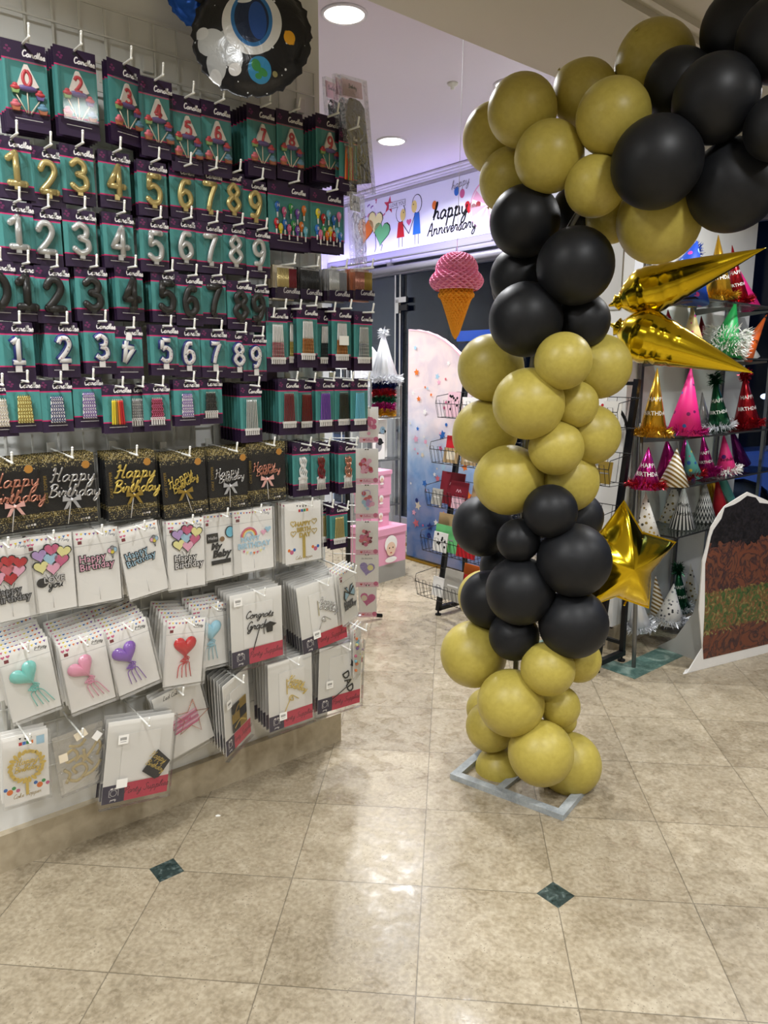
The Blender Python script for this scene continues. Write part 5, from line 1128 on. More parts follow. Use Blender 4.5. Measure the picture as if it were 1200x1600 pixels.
# gold foil cones and star
mat('gold_foil', 'dcbc28', .15, 1, .5, bump=(12, .06))
def cone(lab, A, B, Rm):
    A = Vector(A); B = Vector(B); L = (B-A).length; d = (B-A).normalized()
    pr = [(.004, -.03), (.010, -.012), (.35*Rm, .0)]
    N = 46
    for i in range(1, N+1):
        t = i/N; r = Rm*(math.sin(min(1, t/.22)*PI/2)**.7)*(1 if t < .22 else (1-((t-.22)/.78)**1.12))
        r *= 1-.035*(1 if (i % 5 == 0 and t < .5) else 0); pr.append((max(r, .0008), L*t))
    t = thing('foil_spike', lab, 'foil balloon', A); t.rotation_mode = 'QUATERNION'; t.rotation_quaternion = d.to_track_quat('Z', 'Y')
    MB().lathe(pr, 44, 'gold_foil', rf=lambda u, a: 1+.022*math.cos(9*a+u*3)*min(1, 2.2*(1-u))*u).build('foil_body', t)
    b = MB()
    for s_ in (1, -1): b.add([(s_*.002, .0, -.03), (s_*.02, .004, -.055), (s_*.03, 0, -.05), (s_*.006, 0, -.02)], [(0, 1, 2, 3)], 'gold_foil')
    b.build('filler_tail', t)
cone('upper gold foil spike balloon pointing right and slightly up', (.60, 2.83, 1.785), (1.055, 2.70, 1.950), .088)
cone('lower gold foil spike balloon pointing right and down', (.60, 2.80, 1.698), (1.020, 2.62, 1.535), .096)
def star_foil(lab, loc, R, rx, ry, rz, h=.12):
    t = thing('star_balloon', lab, 'foil balloon', loc, (rx, ry, rz))
    S5 = star(0, 0, R, .60); pts = []
    for i in range(10):
        a_, b_ = Vector(S5[i]), Vector(S5[(i+1) % 10])
        for k in range(6): pts.append(a_.lerp(b_, k/6))
    N = len(pts); K = 9; b = MB()
    for side in (1, -1):
        vs = []; fs = []
        for i in range(K+1):
            u = i/K
            for j, p in enumerate(pts):
                rr = p.length/R; w_ = (1-u**2)**.62
                wr = 1+.05*math.sin(j*2.1)*u**3
                vs.append((p.x*u, -side*h*w_*(1.15-.55*rr*u)*wr, p.y*u))
        for i in range(K):
            for j in range(N): fs.append((i*N+j, i*N+(j+1) % N, (i+1)*N+(j+1) % N, (i+1)*N+j))
        b.add(vs, fs, 'gold_foil', True)
    vs = [(p.x, 0, p.y) for p in pts]+[(p.x*1.035, .0, p.y*1.035) for p in pts]; b.add(vs, [(j, (j+1) % N, (j+1) % N+N, j+N) for j in range(N)], 'gold_foil')
    b.build('foil_body', t)
    MB().tube([(R*.1, .02, -R*.5), (R*.25, .03, -R*.7), (R*.2, .02, -R*.8)], .004, 'gold_foil', 6).build('filler_tail', t)
star_foil('gold foil star balloon beside the lower black balloons', (.660, 2.80, .822), .232, 0, .02, .22, .11)
star_foil('second gold foil star balloon, mostly hidden low behind the first', (.60, 2.955, .70), .19, .9, .5, .3, .06)

# ---------------------------------------------------------------- honeycomb ice cream
t = thing('ice_cream_decoration', 'pink and orange honeycomb paper ice cream cone hanging on a thread', 'decoration', (.02, 3.53, 0))
mat('pink_tissue', 'fba4c8', .7, 0, .2); mat('orange_tissue', 'fab03c', .7, 0, .2)
def honey(prof, seg, m, amp, name):
    # lattice of diamond cells, each pushed in at its centre
    b = MB(); vs = []; fs = []; n = len(prof)
    for i, (r, z) in enumerate(prof):
        for k in range(seg):
            a_ = 2*PI*k/seg; q = r*(1-amp*2.4) if ((k+i) % 2 and 0 < i < n-1) else r; vs.append((q*math.cos(a_), q*math.sin(a_), z))
    for i in range(n):
        for k in range(seg):
            if (k+i) % 2 == 0: continue
            c_ = i*seg+k; L_, R_ = i*seg+(k-1) % seg, i*seg+(k+1) % seg
            for u_ in ((i-1), (i+1)):
                if 0 <= u_ < n: fs += [(c_, L_, u_*seg+k), (c_, u_*seg+k, R_)]
    b.add(vs, fs, m); return b.build(name, t)
def dens(ctrl, n):
    P_ = cr([(r, 0, z) for r, z in ctrl], 12); o = [P_[0]]
    for p in P_[1:]:
        if (p-o[-1]).length > .0105: o.append(p)
    o.append(P_[-1]); return [(max(.002, p.x), p.z) for p in o]
honey(dens([(.10, 1.905), (.120, 1.925), (.126, 1.95), (.112, 1.975), (.098, 1.99), (.098, 2.01), (.08, 2.045), (.045, 2.068), (.003, 2.076)], 3), 40, 'pink_tissue', .075, 'scoop')
honey(dens([(.003, 1.685), (.018, 1.71), (.035, 1.76), (.055, 1.82), (.072, 1.865), (.082, 1.872), (.086, 1.885), (.078, 1.9), (.082, 1.94), (.09, 1.97)], 3), 40, 'orange_tissue', .08, 'cone')
MB().tube([(0, 0, 2.07), (.012, .0, 3.30)], .0012, 'thread', 4, raw=True).build('thread', t)

# ---------------------------------------------------------------- right shelves and party hats
t = thing('hat_shelf_unit', 'glass shelves of party hats fixed to the right wall', 'shelving', (*D(5.9, WR), 0), (0, 0, A45))
SHZ = {'T0': 1.898, 'T1': 1.612, 'T2': 1.209, 'T3': .955, 'T4': .692}
sw = (6.72-5.02)/R2; sc_ = ((5.02+6.72)/2-5.9)/R2; GS = {}
for k, z in SHZ.items():
    b = MB(); b.box((sc_, -.155, z-.004), (sw, .29, .008), 'shelf_glass'); b.box((sc_, -.3005, z-.004), (sw, .003, .009), 'slot_dark'); b.box((sc_-sw/2, -.155, z-.004), (.003, .29, .009), 'slot_dark'); GS[k] = b.build('glass_shelf', t)
b = MB()
for x in (sc_-sw*.46, sc_-.05, sc_+sw*.3): MB().box((x, -.008, 1.15), (.025, .014, 2.0), 'pole_metal').build('upright', t)
for k, z in SHZ.items():
    for x in (sc_-sw*.46, sc_-.05, sc_+sw*.3):
        b = MB(); b.prism([(0, -.012), (-.26, -.012), (-.26, -.02), (0, -.05)], -.002, .002, 'pole_metal', Matrix.Translation((x, 0, z)) @ Matrix.Rotation(PI/2, 4, 'Z')); b.build('bracket', GS[k])
tag(MB().box((0, -.001, 0), (.26, .003, .36), 'poster_grey').flat(disc(0, .03, .07, .1), -.004, 'print_grey').build('photo_poster', None, (D(4.945, WR+.30)[0], D(4.945, WR+.30)[1], 2.04), (0, 0, -A45)), 'pale poster with a faint face on the narrow end of the right wall', 'poster')
def metal_mat(n, c, r=.2): mat(n, c, r, .75, .5)
mat('foil_silver', 'd8dade', .3, .45, .5); mat('foil_white', 'eeeee8', .35, .2, .5)
for n, c in (('foil_gold', 'c89a2c'), ('foil_red', 'a81c28'), ('foil_magenta', 'b02078'), ('foil_green', '1e5a3c'), ('foil_silver', 'c8ccd0'), ('foil_purple', '6c1c6c'), ('foil_white', 'e8e8e4')): metal_mat(n, c)
for n, c in (('paper_blue', '1c48b0'), ('paper_hotpink', 'f02c88'), ('paper_green', '2a9c50'), ('paper_orange', 'ee6a24'), ('paper_red', 'b81c2c'), ('paper_darkred', '701420'), ('paper_yellow', 'e4d044'), ('paper_teal', '5aa49c'), ('paper_cream', 'e0c884'), ('paper_white2', 'e8e6e0')): mat(n, c, .4, 0, .4)
def pat(name, bg, cols, kind, sc, rough=.45):
    g = NT(name, rough=rough); P = g.co(); x, y, z = g.xyz(P)
    if kind == 'dots':
        v = g.n('TexVoronoi'); v.inputs['Scale'].default_value = sc; v.inputs['Randomness'].default_value = .75; g.l(P, v.inputs['Vector'])
        m_ = g.math('LESS_THAN', v.outputs['Distance'], .30); cc = g.ramp(g.xyz(v.outputs['Color'])[0], [(i/len(cols), k) for i, k in enumerate(cols)], 'CONSTANT'); g.color(g.mix(m_, bg, cc))
    else:
        ang = g.math('ARCTAN2', y, x)
        if kind == 'diag': s_ = g.math('FRACT', g.math('ADD', g.math('MULTIPLY', z, sc), g.math('MULTIPLY', x, sc*.8)))
        elif kind == 'vert': s_ = g.math('FRACT', g.math('MULTIPLY', ang, sc))
        else: s_ = g.math('FRACT', g.math('ADD', g.math('MULTIPLY', z, sc), g.math('MULTIPLY', g.math('PINGPONG', g.math('MULTIPLY', ang, 3), .5), 1.6)))
        g.color(g.mix(g.math('LESS_THAN', s_, .5), bg, cols[0]))
pat('hat_golddots', 'e8e6e0', ['8a7430', '3a3a38', 'c8a850'], 'dots', 42); pat('hat_stars', 'e8e6e2', ['3c3c40', '8c8c90'], 'dots', 46); pat('hat_tealdots', '5aa49c', ['e8804a', '2c58a8', 'e8d050', 'd8407c'], 'dots', 26)
pat('hat_cream', 'e0c884', ['b89040', 'e02c88', '2c9cb8', 'c8a858', 'd8b868'], 'dots', 38); pat('hat_bluecurl', '1c48b0', ['1c48b0', 'd8409c', '9cc4f0', '1c48b0'], 'dots', 24); pat('hat_goldstripe', 'efece2', ['8a6c28'], 'diag', 38)
pat('hat_blackstripe', 'e8e6e2', ['2c2c30'], 'vert', 3.2); pat('hat_chevron', 'e8e6e2', ['202024'], 'chev', 24); pat('hat_pinkbirthday', 'ec3484', ['ec3484', '4a1c6c', 'ec3484', 'ec3484'], 'dots', 24)
pat('hat_orange', 'ee6a24', ['2c2018', 'ee6a24', 'ee6a24'], 'dots', 30); pat('hat_pinkprint', 'f02c88', ['f02c88', '7a1c60', 'f02c88', '3a78c8'], 'dots', 30)
STY = { # body, tinsel at rim, tinsel at tip, lettering
 'blue': ('hat_bluecurl', None, None, None), 'yellowhappy': ('paper_yellow', None, 'paper_blue', 'HAPPY'), 'goldtinsel': ('foil_gold', 'foil_gold', None, 'HAPPY/BIRTHDAY'), 'goldtinsel0': ('foil_gold', None, None, None),
 'redtinsel': ('foil_red', 'foil_red', None, 'HAPPY/BIRTHDAY'), 'hotpink': ('paper_hotpink', None, None, None), 'silvertinsel': ('foil_silver', 'foil_silver', None, None), 'red': ('paper_red', None, None, None), 'cream': ('hat_cream', None, None, None),
 'darkred': ('paper_darkred', None, None, None), 'greenfrost': ('paper_green', 'foil_white', None, None), 'orange': ('hat_orange', None, None, 'Birth'), 'white': ('paper_white2', None, None, None), 'hotpinktinsel': ('hat_pinkprint', 'foil_magenta', None, None),
 'greenpom': ('foil_green', 'foil_silver', 'foil_green', 'HAPPY/BIRTHDAY'), 'redpom': ('foil_red', 'foil_red', 'foil_red', 'HAPPY/BIRTHDAY'), 'magentared': ('foil_magenta', 'foil_red', None, 'HAPPY/BIRTHDAY'), 'magenta': ('foil_magenta', None, None, None), 'magentatinsel': ('foil_magenta', 'foil_magenta', None, 'HAPPY/BIRTHDAY'),
 'goldstripe': ('hat_goldstripe', None, None, None), 'goldstripe0': ('hat_goldstripe', None, None, None), 'tealdots': ('hat_tealdots', 'foil_red', None, None), 'pinkbirthday': ('hat_pinkbirthday', 'foil_white', None, 'Birthday'), 'purple': ('foil_purple', None, None, None),
 'golddots': ('hat_golddots', None, None, None), 'golddots0': ('hat_golddots', None, None, None), 'blackstripe': ('hat_blackstripe', None, None, 'Happy/Birthday'), 'chevron': ('hat_chevron', None, None, None), 'teal': ('paper_teal', None, None, None), 'stars': ('hat_stars', 'foil_silver', None, None)}
def tinsel(r, z0, z1, m, n=260, L=.022):
    b = MB()
    for i in range(n):
        a_ = random.uniform(0, 2*PI); z_ = random.uniform(z0, z1); p = Vector((r*math.cos(a_), r*math.sin(a_), z_))
        d = Vector((math.cos(a_), math.sin(a_), random.uniform(-.8, .8)))+Vector((random.uniform(-.7, .7),)*3); d = d.normalized()*L*random.uniform(.5, 1.1); s_ = d.cross(Vector((random.random()-.5, random.random()-.5, random.random()-.5))).normalized()*.0028
        b.add([p+s_, p-s_, p+d-s_*.3, p+d+s_*.3], [(0, 1, 2, 3)], m)
    return b
def hat_at(x, y, z, ht, r, ts, sty, lab, grp='party hats on the right shelves'):
    body, rim, tip, txt = STY[sty]; lift = .012 if rim else 0
    t = thing('party_hat', lab, 'party hat', (x, y, z), (0, math.asin(max(-.5, min(.5, ts)))*.9, .25), grp)
    rr = r*(.95 if rim else 1.05)
    MB().lathe([(rr, 0), (rr*.5, ht*.5), (.0015, ht)], 28, body, smooth=True).build('cone', t); cone_ = t.children[0]
    if rim: tinsel(rr, 0.0+.012, .034 if sty != 'greenfrost' else ht*.5, rim, 420 if sty != 'greenfrost' else 1300, .034 if sty != 'greenfrost' else .04).build('rim_tinsel', t)
    if tip: tinsel(.010, ht-.05, ht+.008, tip, 260, .036).build('tip_tinsel', t)
    if txt:
        b = MB(); ls = txt.split('/')
        for i, l_ in enumerate(ls):
            zz = ht*(.52-.20*i) if len(ls) > 1 else ht*.35
            if txt == 'HAPPY': zz = ht*.12
            k = 1.0/(ht/ rr)
            def wrap(v, ht=ht, rr=rr):
                q = rr*(1-v.z/ht)+.0015; a_ = v.x/max(q, .012)-PI/2-.25; return Vector((q*math.cos(a_), q*math.sin(a_), v.z))
            sz = min(.030, rr*(1-zz/ht)*2.9/max(3, len(l_)*.62))
            b.text(l_, sz, 'foil_white' if sty not in ('blackstripe', 'orange', 'pinkbirthday', 'yellowhappy') else 'print_black', z=zz, off=.01, fn=wrap, res=1)
        b.build('lettering', cone_)
for h_ in HATS: hat_at(*h_)

# thin leaning pole before the shelves
tag(MB().tube([(.996, 3.753, .004), (.985, 3.80, .6), (.975, 3.85, 1.28)], .0115, 'pole_metal', 10, n=4).build('leaning_pole', None), 'thin grey metal pole standing on the green marble before the hat shelves', 'pole')

# ---------------------------------------------------------------- greeting card rack
LFv = Vector((-.055, 4.518, 0)); ER, DR = Vector((1, -1, 0))/R2, Vector((1, 1, 0))/R2
def RK(u, v, z): return LFv+ER*u+DR*v+Vector((0, 0, z))
rack = thing('card_rack', 'black wire A-frame rack of greeting cards behind the balloon column', 'display rack', LFv, (0, 0, -A45))
def tube_sq(b, p, q, w_, m):
    p, q = Vector(p), Vector(q); d = (q-p).normalized(); a_ = d.cross(Vector((0, 1, 0)) if abs(d.y) < .9 else Vector((1, 0, 0))).normalized()*w_/2; c_ = d.cross(a_).normalized()*w_/2
    vs = [p+a_*i+c_*j for i, j in ((1, 1), (-1, 1), (-1, -1), (1, -1))]+[q+a_*i+c_*j for i, j in ((1, 1), (-1, 1), (-1, -1), (1, -1))]
    b.add(vs, [(0, 1, 2, 3), (7, 6, 5, 4), (0, 4, 5, 1), (1, 5, 6, 2), (2, 6, 7, 3), (3, 7, 4, 0)], m)
for u in (0.01, 1.19):
    b = MB(); tube_sq(b, (u, 0, .03), (u, .21, 1.50), .028, 'black_metal'); b.build('post', rack)
    b = MB(); tube_sq(b, (u, .235, .03), (u, .235, .60), .024, 'black_metal'); tube_sq(b, (u, .235, .60), (u, .09, .64), .02, 'black_metal'); b.build('rear_leg', rack)
    b = MB(); tube_sq(b, (u, -.01, .045), (u, .25, .045), .028, 'black_metal'); b.build('base_bar', rack)
    for v in (0, .235): MB().lathe([(.020, 0), (.020, .008), (.006, .012), (.006, .032)], 12, 'rubber').build('levelling_foot', rack, (u, v, 0))
for z, v in ((.10, .235), (.60, .20), (1.48, .205)):
    b = MB(); tube_sq(b, (.01, v, z), (1.19, v, z), .018, 'black_metal'); b.build('cross_bar', rack)
TIERS = [(1.26, .175, .085), (.985, .13, .085), (.72, .095, .085), (.44, .06, .085), (.16, .02, .09)]
for zt, vp, hb in TIERS:
    b = MB(); u0, u1 = -.03, 1.23; vf = vp-.17
    rr_ = .0022
    for zz, vv in ((zt, vf), (zt, vp-.02), (zt+hb, vf-.02)): b.tube([(u0, vv, zz), (u1, vv, zz)], rr_, 'black_metal', 5, raw=True)
    b.tube([(u0, vp, zt+.15), (u1, vp, zt+.15)], rr_, 'black_metal', 5, raw=True)
    u = u0
    while u < u1+.001:
        b.tube([(u, vp, zt+.15), (u, vp-.02, zt), (u, vf, zt), (u, vf-.02, zt+hb)], rr_*.8, 'black_metal', 4, raw=True)
        if u+.035 < u1: b.tube([(u+.012, vf-.003, zt), (u+.012, vf-.026, zt+hb*1.25), (u+.04, vf-.026, zt+hb*1.25), (u+.04, vf-.003, zt)], rr_*.8, 'black_metal', 4, raw=True)
        u += .063
    for uu in (u0, u1): b.tube([(uu, vf-.02, zt+hb), (uu, vf-.01, zt+hb*1.5), (uu, vp, zt+.15)], rr_, 'black_metal', 4, raw=True)
    b.build('wire_basket', rack)
b = MB(); b.tube([(.97+.0, .16, 1.30), (1.02, .15, 1.36), (1.08, .17, 1.38), (1.14, .2, 1.30), (1.17, .2, 1.18)], .008, 'black_metal', 8); b.build('handle_hoop', rack)
CARDS = [ # tier, u, width, height, colour, label, depth in basket
 (0, .06, .10, .15, 'card_pink', 'pale pink greeting card with a black motif, top basket of the card rack, far left', 0), (0, .17, .13, .12, 'card_white', 'white envelope pack in the top basket of the card rack', .03),
 (0, 1.03, .15, .20, 'card_white', 'white card with red flowers in the top right of the card rack', .03), (0, 1.16, .10, .13, 'paper_white', 'white boxed card at the right end of the top basket', .0),
 (1, .05, .08, .16, 'red', 'bright red folded card in the second basket at the left', .04), (1, .10, .12, .09, 'kraft', 'brown lace card with a cream label in the second basket', 0), (1, .25, .12, .09, 'kraft', 'second brown lace card beside the labelled one', 0),
 (1, 1.08, .14, .18, 'stick', 'gold and cream card in the second basket at the right', .03), (1, 1.17, .08, .11, 'ribbon_gold', 'small gold card leaning out of the second basket at the right', 0),
 (2, .07, .20, .20, 'dark_red', 'large dark red card at the back of the third basket', .07), (2, .02, .09, .10, 'card_grey', 'grey card at the left end of the third basket', 0), (2, .18, .15, .16, 'dark_red', 'maroon card in front in the third basket', .02), (2, .20, .10, .07, 'card_pink', 'pale pink card low in the third basket', 0), (2, .33, .10, .15, 'kraft', 'olive brown card in the third basket by the balloons', .03),
 (2, 1.10, .17, .12, 'brown_card', 'brown card with a red oval logo in the third basket at the right', .02), (2, 1.02, .12, .15, 'card_pink', 'pinkish card behind the brown logo card', .06),
 (3, .06, .17, .22, 'kraft', 'stack of kraft brown cards in the fourth basket', .08), (3, .11, .20, .16, 'card_green', 'bright green card in the fourth basket', .03), (3, .09, .12, .12, 'paper_white', 'white card with small dark motifs before the green card', 0), (3, .30, .15, .12, 'red', 'red card right of the green one', .01),
 (3, 1.02, .12, .22, 'card_white', 'tall white card in the fourth basket at the right', .05), (3, 1.13, .11, .20, 'stick', 'cream striped card beside the tall white one', .03),
 (4, .10, .10, .12, 'card_white', 'white card at the left of the lowest basket', .02), (4, .22, .15, .19, 'card_grey', 'grey card with a white barcode slip in the lowest basket', .02), (4, .35, .15, .18, 'red', 'red card in the lowest basket beside the grey one', .03), (4, .33, .18, .23, 'orange', 'orange brown card at the back of the lowest basket', .08), (4, .48, .14, .19, 'card_green', 'green patterned card in the lowest basket behind black balloons', .06),
 (4, 1.08, .14, .20, 'card_pink', 'pink and pale blue card in the lowest basket at the right', .03)]
for ti, u, w_, h_, c_, lab, dv in CARDS:
    zt, vp, hb = TIERS[ti]; v = vp-.14+dv
    p = RK(u, v, zt+.006); lean = .16
    t = thing('greeting_card', lab, 'greeting card', p, (-lean, 0, -A45), 'cards in the wire rack')
    b = MB(); b.box((0, 0, h_/2), (w_, .006, h_), c_); cov = b.build('cover', t); b = MB()
    if c_ in ('dark_red',): b.ribbon([(-.02, h_*.6), (-.01, h_*.7), (0, h_*.6), (.01, h_*.7), (.02, h_*.6)], .004, -.0036, 'card_pink')
    elif 'motif' in lab or 'flowers' in lab:
        for i in range(9): b.flat(disc(random.uniform(-.4, .4)*w_, random.uniform(.2, .9)*h_, .008), -.0036, 'print_black' if 'motif' in lab else 'red')
    elif 'logo' in lab: b.flat(disc(0, h_*.5, .035, .02), -.0036, 'red')
    elif 'label' in lab: b.flat(rect(-.035, .035, .02, .07), -.0036, 'stick')
    else: b.flat(rect(-w_*.3, w_*.3, h_*.45, h_*.5), -.0036, 'print_grey' if c_ != 'card_grey' else 'card_white')
    b.build('cover_print', cov)

# ---------------------------------------------------------------- curved backdrop panel
g = NT('backdrop_print', rough=.55)
P = g.co(); x, y, z = g.xyz(P); n = g.noise(P, 2.2, 5, 1); n2 = g.noise(P, 6, 5, .5)
zz = g.math('ADD', z, g.math('MULTIPLY', g.math('SUBTRACT', n, .5), .9))
col = g.ramp(g.math('MULTIPLY', zz, .54), [(.05, '1c4c92'), (.22, '3468b0'), (.38, '7ca4d4'), (.50, 'c0d2e6'), (.62, 'eee2e6'), (.85, 'f4d8d2')])
g.color(g.mix(.22, col, g.ramp(n2, [(.35, '5c8cc8'), (.5, 'd0d8e6'), (.65, 'fff4f0')])))
px, py = D(5.6, 6.27)
t = thing('backdrop_panel', 'tall quarter-arch backdrop panel printed with stars on pink to blue', 'backdrop', (px, py, 0), (0, 0, -A45))
prof = [(0, .03), (.86, .03), (.86, 1.02)]+[(.86*math.sin(PI/2-a_), 1.02+.83*math.sin(a_)) for a_ in [PI/2*k/14 for k in range(1, 15)]]
b = MB(); b.prism(prof, 0, .02, 'backdrop_print'); b.build('printed_face', t)
b = MB()
for i in range(2, 16): 
    p, q = prof[i], prof[i+1]; b.add([(p[0], -.002, p[1]), (q[0], -.002, q[1]), (q[0]*1.012+.004, -.002, q[1]+.012), (p[0]*1.012+.008, -.002, p[1]+.006), (p[0], .03, p[1]), (q[0], .03, q[1]), (q[0]*1.012+.004, .03, q[1]+.012), (p[0]*1.012+.008, .03, p[1]+.006)], [(0, 1, 2, 3), (3, 2, 6, 7), (4, 7, 6, 5)], 'card_pink')
b.build('pale_edge', t)
b = MB(); rs = random.Random(3)
for i in range(90):
    sx_ = rs.uniform(.03, .8); sz_ = rs.uniform(.12, 1.72)
    if (sx_/.86)**2+(max(0, sz_-1.02)/.83)**2 > .82: continue
    c_ = rs.choice(['blue', 'rose', 'orange', 'pale_blue', 'card_white', 'pale_pink', 'stick', 'icing_pink']); r_ = rs.uniform(.010, .036)*(1.3 if sz_ < .5 else 1)
    if sz_ < .6 and c_ == 'blue': c_ = 'navy'
    b.flat(star(sx_, sz_, r_, .5, rs.uniform(-.4, .4)) if i % 6 else disc(sx_, sz_, r_*.5), -.0012-.0001*i, c_)
b.build('printed_stars', t)
b = MB(); b.box((.40, .12, .012), (.95, .28, .02), 'frame_gold'); b.build('gold_base', t)
t = thing('white_arch_panel', 'plain white arched panel standing behind the silver tinsel hats', 'backdrop', (*D(5.75, 6.95), 0), (0, 0, -A45))
prof = [(-.36, .02), (.16, .02), (.16, 1.1)]+[(-.36+.52*math.cos(a_), 1.1+.72*math.sin(a_)) for a_ in [PI/2*k/10 for k in range(1, 11)]]
MB().prism(prof, 0, .02, 'panel_white').build('panel_board', t); MB().box((-.1, .1, .01), (.5, .24, .02), 'frame_gold').build('panel_base', t)

# ---------------------------------------------------------------- glass cabinet with tinsel hats and boxes
def at(px_, py_, dz):  # helper used for measured spots
    return None
cx, cy = -.575, 5.72; CR = A45
cab = thing('glass_cabinet', 'narrow glass display cabinet behind the candle wall', 'display cabinet', (cx, cy, 0), (0, 0, CR))
CW, CD = .30, .26
for z in (.06, .50, .858, 1.187): MB().box((0, 0, z), (CW, CD, .008), 'cabinet_glass').box((0, -CD/2, z), (CW, .004, .010), 'pole_metal').build('glass_shelf', cab)
for sx_ in (-1, 1): MB().box((sx_*CW/2, 0, .72), (.005, CD, 1.40), 'cabinet_glass').build('glass_side', cab)
MB().box((0, CD/2, .64), (CW, .01, 1.10), 'panel_white').build('back_panel', cab)
b = MB()
for sx_ in (-1, 1): b.box((sx_*CW/2, -CD/2, .74), (.008, .008, 1.48), 'pole_metal')
b.build('corner_strips', cab); MB().box((0, 0, .03), (CW, CD, .06), 'grey_box').build('plinth', cab)
def cabp(dx, dy, z): q = Vector((dx, dy, 0)); q.rotate(Matrix.Rotation(CR, 3, 'Z')); return (cx+q.x, cy+q.y, z)
# stack of tinsel hats on the middle shelf
zz = 1.137+.0
for i, (c_, lab) in enumerate((('foil_gold', 'olive gold'), ('foil_magenta', 'magenta'), ('foil_green', 'dark green'), ('foil_red', 'red and silver'), ('foil_blue', 'dark blue'), ('foil_silver', 'silver'))):
    if c_ == 'foil_blue': metal_mat('foil_blue', '1c2c6c')
    z_ = 1.195+.052*i
    t = thing('tinsel_hat', ('topmost tall silver party hat with a tinsel plume' if c_ == 'foil_silver' else lab+' tinsel rimmed party hat nested in the stack in the glass cabinet'), 'party hat', (-.508, 5.66, z_), (0, 0, 0), 'nested tinsel hats in the cabinet')
    H_ = .38 if c_ == 'foil_silver' else .2; fl_ = (lambda u, a_: 1+.07*math.cos(12*a_)*(1-u)) if c_ == 'foil_silver' else None; R_ = .115 if c_ == 'foil_silver' else .075; MB().lathe([(R_, .012), (R_*.5, H_*.5), (.004, H_)], 48, c_, rf=fl_).build('cone', t); tinsel(R_, .0, .045, c_, 700, .045 if c_ == 'foil_silver' else .032).build('rim_tinsel', t)
    if c_ == 'foil_silver': tinsel(.012, H_-.04, H_+.01, c_, 200, .04).build('tip_tinsel', t)
b = None
for i, (dx, z_, lab) in enumerate(((.05, .866, 'white box printed with a grey parrot on the cabinet shelf'), (-.05, .866, 'lower white box with a black bird print in the cabinet'))):
    h_ = .30 if i == 0 else .19
    t = thing('bird_print_box', lab, 'gift box', cabp(dx, .03-i*.09, z_), (0, 0, CR))
    bb_ = MB().box((0, 0, h_/2), (.12, .08, h_), 'paper_white').build('box_body', t)
    b = MB(); b.flat(disc(0, h_*.55, .032, .045), -.0405, 'print_grey'); b.flat(disc(.012, h_*.72, .026, .028), -.041, 'pale_blue' if i == 0 else 'print_black'); b.flat([(.03, h_*.74), (.052, h_*.68), (.034, h_*.62)], -.0415, 'print_black'); b.flat(disc(.016, h_*.74, .005), -.042, 'print_black'); b.build('bird_print', bb_)
# pink gift boxes in front of the cabinet
bxs = [(-.522, 5.354, 0, .34, .26, .40, 'large pink gift box with a baby portrait at the bottom of the stack'), (-.56, 5.33, .402, .19, .16, .125, 'small pink gift box, lowest of three on the large one'), (-.56, 5.33, .529, .20, .17, .135, 'middle small pink gift box of the stack'), (-.56, 5.33, .666, .215, .18, .15, 'topmost pink gift box of the stack')]
bxs = [(x-.0, y-.55*0, z, a_, b_, c_, l_) for x, y, z, a_, b_, c_, l_ in bxs]
for i, (x, y, z, w_, d_, h_, lab) in enumerate(bxs):
    t = thing('gift_box', lab, 'gift box', (x, y-.0, z), (0, 0, .904), 'stacked pink gift boxes')
    m_ = 'pink_box'
    q = MB(); q.box((0, 0, h_*.5), (w_, d_, h_), m_)
    if i == 0: q.box((0, 0, h_*.16), (w_*1.002, d_*1.002, h_*.32), 'grey_box')
    bb_ = q.build('box_body', t); MB().box((0, 0, h_-.010 if i else h_-.023), (w_+.012, d_+.012, .03 if i else .05), m_).build('lid', t)
    b = MB(); s_ = h_/.40*.9 if i == 0 else .3; zc = h_*.56; yy = -d_/2-.001-.007
    b.flat(disc(0, zc+.06*s_, .075*s_, .075*s_), yy, 'card_white'); b.flat(disc(.0, zc+.02*s_, .055*s_, .06*s_), yy-.0005, 'skin_print')
    for dx in (-.02, .022): b.flat(disc(dx*s_, zc+.03*s_, .007*s_), yy-.001, 'print_black')
    b.flat(disc(0, zc-.012*s_, .012*s_, .005*s_), yy-.001, 'red'); b.flat(disc(0, zc-.07*s_, .07*s_, .025*s_), yy-.0004, 'card_white'); b.build('portrait_print', bb_)

# ---------------------------------------------------------------- spinner of foil balloon packs beyond the wall end
sp = thing('spinner_rack', 'black and white spinner rack of foil balloon packs past the wall end', 'display rack', (-.60, 4.30, 0))
b = MB(); b.tube([(0, 0, .03), (0, 0, 1.62)], .016, 'black_metal', 10, raw=True); b.build('pole', sp)
for a_ in (.55, .55+2*PI/3, .55+4*PI/3):
    e_ = Vector((.178, .095, 0)).length+.02; MB().tube([(0, 0, .06), (math.cos(a_-.1)*.10, math.sin(a_-.1)*.10, .045), (math.cos(a_-.08)*e_, math.sin(a_-.08)*e_, .02)], .013, 'black_metal', 8, raw=True).build('leg', sp)
b = MB()
for x in (-.09, -.03, .03, .09): b.tube([(x, -.03, .25), (x, -.03, 1.55)], .003, 'grid_wire', 5, raw=True)
for k in range(14): b.tube([(-.09, -.03, .25+k*.1), (.09, -.03, .25+k*.1)], .003, 'grid_wire', 5, raw=True)
b.build('wire_panel', sp)
PK = [(1.325, .11, 'pale pack with pink roses partly behind the sky blue candles', 'r', .06), (1.085, .135, 'foil balloon pack with a red flower arch', 'f', .02), (.875, .135, 'foil balloon pack with a pink handbag bouquet print', 'b', .02), (.655, .135, 'foil balloon pack with dark pink flowers and a white label', 'd', .02), (.455, .14, 'foil balloon pack with a lilac glitter heart', 'l', .02), (.265, .11, 'lowest foil balloon pack with a pink glitter heart', 'p', .03)]
